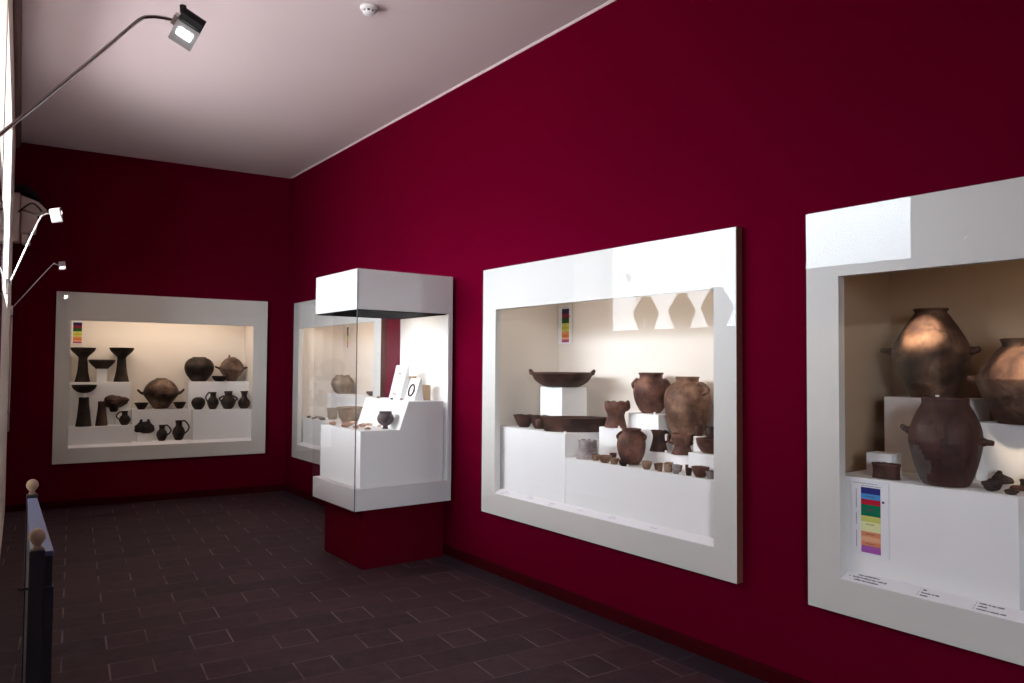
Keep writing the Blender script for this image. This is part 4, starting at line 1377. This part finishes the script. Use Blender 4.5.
# ---------------------------------------------------------------- arm lamps on the left wall
def arm_lamp(y, pts, head_scale, label, face, up, energy=4.0, cone=95):
    """pts: (distance out from the wall, z)"""
    base = Vector((left_x(y), y, 0))
    O = Vector((base.x, y, pts[0][1]))
    t = thing('arm_lamp', label, 'lamp', O, 0, 'arm lamps along the left wall')
    n = -LNRM
    P = [n * a + Vector((0, 0, z - pts[0][1])) for a, z in pts]
    bm = bmesh.new()
    obox(bm, n * 0.012, LDIR, LNRM, (0, 0, 1), 0.025, 0.012, 0.05)
    obj('wall_bracket', bm, 'steel', t, bevel=0.003)
    bm = bmesh.new()
    add_tube(bm, spline(P, 6), 0.0052, 10)
    obj('arm', bm, 'steel', t)
    c = P[-1]
    face = Vector(face).normalized()
    up = Vector(up)
    up = (up - face * up.dot(face)).normalized()
    sd = up.cross(face).normalized()
    k = head_scale
    # head: curved shell behind a flat front plate
    bm = bmesh.new()
    hw, hh = 0.040 * k, 0.045 * k
    prof = [(-hh, 0.0), (-hh, -0.012), (-hh * 0.2, -0.030 * k), (hh * 0.5, -0.056 * k), (hh * 1.0, -0.058 * k), (hh * 1.45, -0.046 * k), (hh * 1.62, -0.024 * k), (hh * 1.5, 0.004), (hh * 1.1, 0.012), (hh * 0.78, 0.0)]
    prism(bm, [c + up * a + face * b - sd * hw for a, b in prof], sd * hw * 2)
    head = obj('lamp_head', bm, 'black' if head_scale > 0.82 else 'white_plastic', t, bevel=0.003)
    bm = bmesh.new()
    obox(bm, c + face * 0.003 - up * hh * 0.12, sd, up, face, hw * 1.02, hh * 0.90, 0.003)
    plate = obj('front_plate', bm, 'white_plastic', t)
    bm = bmesh.new()
    obox(bm, c + face * 0.0068 + up * hh * 0.04, sd, up, face, hw * 0.60, hh * 0.32, 0.0008)
    obj('led_window', bm, 'led', plate)
    bm = bmesh.new()
    add_tube(bm, [c + up * hh * 1.2 - sd * hw * 0.9 - face * 0.02, c + up * hh * 1.7 - sd * hw * 1.15 - face * 0.02], 0.011 * k, 10)
    obj('clamp_knob', bm, 'black', t)
    bm = bmesh.new()
    obox(bm, c + up * hh * 0.45 - sd * hw * 1.2 - face * 0.015, sd, up, face, hw * 0.18, hh * 0.40, 0.012)
    obj('swivel_joint', bm, 'steel', t)
    wp = Vector((base.x, y, pts[0][1])) + c + face * 0.012
    light('lamp_light', 'SPOT', wp, energy, (1.0, 0.86, 0.66), aim(face), spot_size=math.radians(cone), spot_blend=0.5, shadow_soft_size=0.02)
    return t


IMG_R = r2
IMG_U = u2
arm_lamp(2.39, [(0.0, 2.165), (0.04, 2.215), (0.171, 2.373), (0.315, 2.552), (0.366, 2.614), (0.394, 2.631), (0.430, 2.637), (0.464, 2.634), (0.490, 2.604)], 0.86,
         'nearest arm lamp reaching across the ceiling with a lit head', (-0.30, -0.62, -0.72), IMG_U * 0.87 + IMG_R * 0.5)
arm_lamp(5.90, [(0.0, 2.10), (0.033, 2.145), (0.174, 2.548), (0.207, 2.600), (0.253, 2.618), (0.282, 2.594)], 0.78,
         'middle arm lamp, white, in front of the dark back wall', (0.29, 0.92, -0.29), IMG_U * 0.95 + IMG_R * -0.2, 26.0, 44)
arm_lamp(9.00, [(0.0, 2.12), (0.033, 2.169), (0.331, 2.589), (0.378, 2.624), (0.44, 2.597)], 0.78,
         'farthest and smallest arm lamp near the back wall case', (0.2, -0.6, -0.77), IMG_U * 0.95 + IMG_R * -0.2)
# riser pipe under the far lamp
bm = bmesh.new()
q = PL(9.0, 0, -0.014)
add_tube(bm, [q + Vector((0, 0, 0.9)), q + Vector((0, 0, 2.06))], 0.008, 8)
for z in (1.1, 1.9):
    obox(bm, PL(9.0, z, -0.012), LDIR, LNRM, (0, 0, 1), 0.014, 0.012, 0.008)
tag(obj('cable_pipe', bm, 'grey_beige'), 'thin vertical cable pipe on the left wall below the farthest lamp', 'pipe')

# ---------------------------------------------------------------- beige equipment on a bracket, back left corner
loc = Vector((0, 0, 0))
yq = 9.25
xq = left_x(yq)
eq = thing('wall_speaker', 'beige boxy device on a dark bracket high in the back left corner', 'speaker', (xq, yq, 2.84))
bm = bmesh.new()
add_box(bm, 0.0, 0.06, -0.10, 0.14, 0.02, 0.52)
obj('wall_plate', bm, 'grey_beige', eq, bevel=0.006)
bm = bmesh.new()
prism(bm, [Vector((0.07, -0.09, 0.10)), Vector((0.20, -0.12, 0.12)), Vector((0.215, -0.12, 0.30)), Vector((0.07, -0.09, 0.34))], Vector((0, 0.20, 0)))
obj('body', bm, 'grey_beige', eq, bevel=0.01)
bm = bmesh.new()
prism(bm, [Vector((0.07, -0.09, 0.36)), Vector((0.20, -0.12, 0.315)), Vector((0.30, -0.13, 0.36)), Vector((0.22, -0.12, 0.44)), Vector((0.07, -0.09, 0.50))], Vector((0, 0.20, 0)))
obj('hood', bm, 'grey_beige', eq, bevel=0.008)
bm = bmesh.new()
prism(bm, [Vector((0.0, -0.08, 0.53)), Vector((0.10, -0.10, 0.54)), Vector((0.24, -0.10, 0.46)), Vector((0.22, -0.10, 0.53)), Vector((0.12, -0.10, 0.61)), Vector((0.02, -0.08, 0.61))], Vector((0, 0.18, 0)))
obj('bracket', bm, 'black', eq, bevel=0.006)
bm = bmesh.new()
add_tube(bm, spline([(0.05, -0.13, 0.31), (0.10, -0.16, 0.36), (0.17, -0.17, 0.41), (0.23, -0.15, 0.37), (0.25, -0.13, 0.34)], 5), 0.008, 8)
obj('cable', bm, 'black', eq)
bm = bmesh.new()
add_box(bm, 0.08, 0.15, -0.08, 0.10, 0.0, 0.095)
obj('lower_box', bm, 'grey_beige', eq, bevel=0.006)

# ---------------------------------------------------------------- barrier beside the left wall
b0 = Vector((-0.078, 2.74, 0))
bar = thing('barrier', 'dark blue barrier panel with two pale wooden ball finials', 'barrier', b0, -LA)
# local y runs away from the viewer along the left wall
bm = bmesh.new()
prism(bm, [Vector((-0.018, 0, 0.06)), Vector((0.040, 0, 0.06)), Vector((0.014, 1.10, 0.06)), Vector((-0.018, 1.10, 0.06))], Vector((0, 0, 0.932)))
prism(bm, [Vector((0.010, -0.004, 0.30)), Vector((0.044, -0.004, 0.30)), Vector((0.018, 1.104, 0.30)), Vector((0.010, 1.104, 0.30))], Vector((0, 0, 0.60)))
obj('panel', bm, 'navy', bar, bevel=0.004)
bm = bmesh.new()
prism(bm, [Vector((-0.020, 0, 0.993)), Vector((0.042, 0, 0.993)), Vector((0.016, 1.10, 0.993)), Vector((-0.020, 1.10, 0.993))], Vector((0, 0, 0.016)))
obj('top_rail', bm, 'rail_sheen', bar, bevel=0.003)
for y in (-0.022, 1.122):
    bm = bmesh.new()
    add_box(bm, -0.024, 0.018, y - 0.021, y + 0.021, 0.0, 1.022)
    add_box(bm, -0.045, 0.045, y - 0.05, y + 0.05, 0.0, 0.03)
    post = obj('post', bm, 'navy', bar, bevel=0.003)
    bm = bmesh.new()
    pr = [(0.012, 1.022), (0.014, 1.028), (0.009, 1.034), (0.014, 1.041), (0.0225, 1.055), (0.0235, 1.064), (0.0195, 1.078), (0.009, 1.086), (0.001, 1.088)]
    rings = []
    for r, z in pr:
        rings.append([bm.verts.new((-0.003 + r * math.cos(2 * PI * k / 20), y + r * math.sin(2 * PI * k / 20), z)) for k in range(20)])
    for i in range(len(rings) - 1):
        for k in range(20):
            bm.faces.new((rings[i][k], rings[i][(k + 1) % 20], rings[i + 1][(k + 1) % 20], rings[i + 1][k])).smooth = True
    bm.faces.new(rings[0])
    bm.faces.new(rings[-1])
    obj('finial', bm, 'wood_ball', post)
bm = bmesh.new()
add_tube(bm, [(-0.022, -0.022, 0.905), (-0.045, -0.022, 0.905), (-0.052, -0.022, 0.912)], 0.004, 8)
obj('hook', bm, 'navy', bar)

# ---------------------------------------------------------------- smoke detector
sd = thing('smoke_detector', 'round white smoke detector on the ceiling', 'smoke detector', (1.644, 4.650, CEIL))


def disc(bm, rr, mi=0, n=28):
    rings = [[bm.verts.new((r * math.cos(2 * PI * k / n), r * math.sin(2 * PI * k / n), z)) for k in range(n)] for r, z in rr]
    for i in range(len(rings) - 1):
        for k in range(n):
            bm.faces.new((rings[i][k], rings[i][(k + 1) % n], rings[i + 1][(k + 1) % n], rings[i + 1][k])).smooth = True
    bm.faces.new(rings[0])
    bm.faces.new(rings[-1])


bm = bmesh.new()
disc(bm, [(0.058, 0.0), (0.060, -0.010), (0.056, -0.022), (0.044, -0.026)])
obj('base', bm, 'white_plastic', sd)
bm = bmesh.new()
disc(bm, [(0.036, -0.024), (0.036, -0.040)])
obj('sensor_chamber', bm, 'black', sd)
bm = bmesh.new()
disc(bm, [(0.040, -0.040), (0.040, -0.045), (0.030, -0.052), (0.010, -0.054)])
for k in range(8):
    a = 2 * PI * k / 8
    obox(bm, (0.038 * math.cos(a), 0.038 * math.sin(a), -0.033), (math.cos(a), math.sin(a), 0), (-math.sin(a), math.cos(a), 0), (0, 0, 1), 0.003, 0.006, 0.009)
obj('cap', bm, 'white_plastic', sd)

# ---------------------------------------------------------------- warm spots of the nearest case
for (s, d, tgt, e) in ((1.62, 0.075, (1.655, 0.42, 1.785), 1.0), (1.20, 0.075, (1.225, 0.37, 1.63), 0.8)):
    src = W(s, TF + d, 2.235)
    dst = W(tgt[0], TF + tgt[1], tgt[2])
    light('case_spot', 'SPOT', src, LAMPS['near_spot'][0] * e, LAMPS['near_spot'][1], aim(dst - src), spot_size=math.radians(20), spot_blend=0.7, shadow_soft_size=0.015)

for o in list(bpy.data.objects):
    for k in ('_R', '_H'):
        if k in o:
            del o[k]
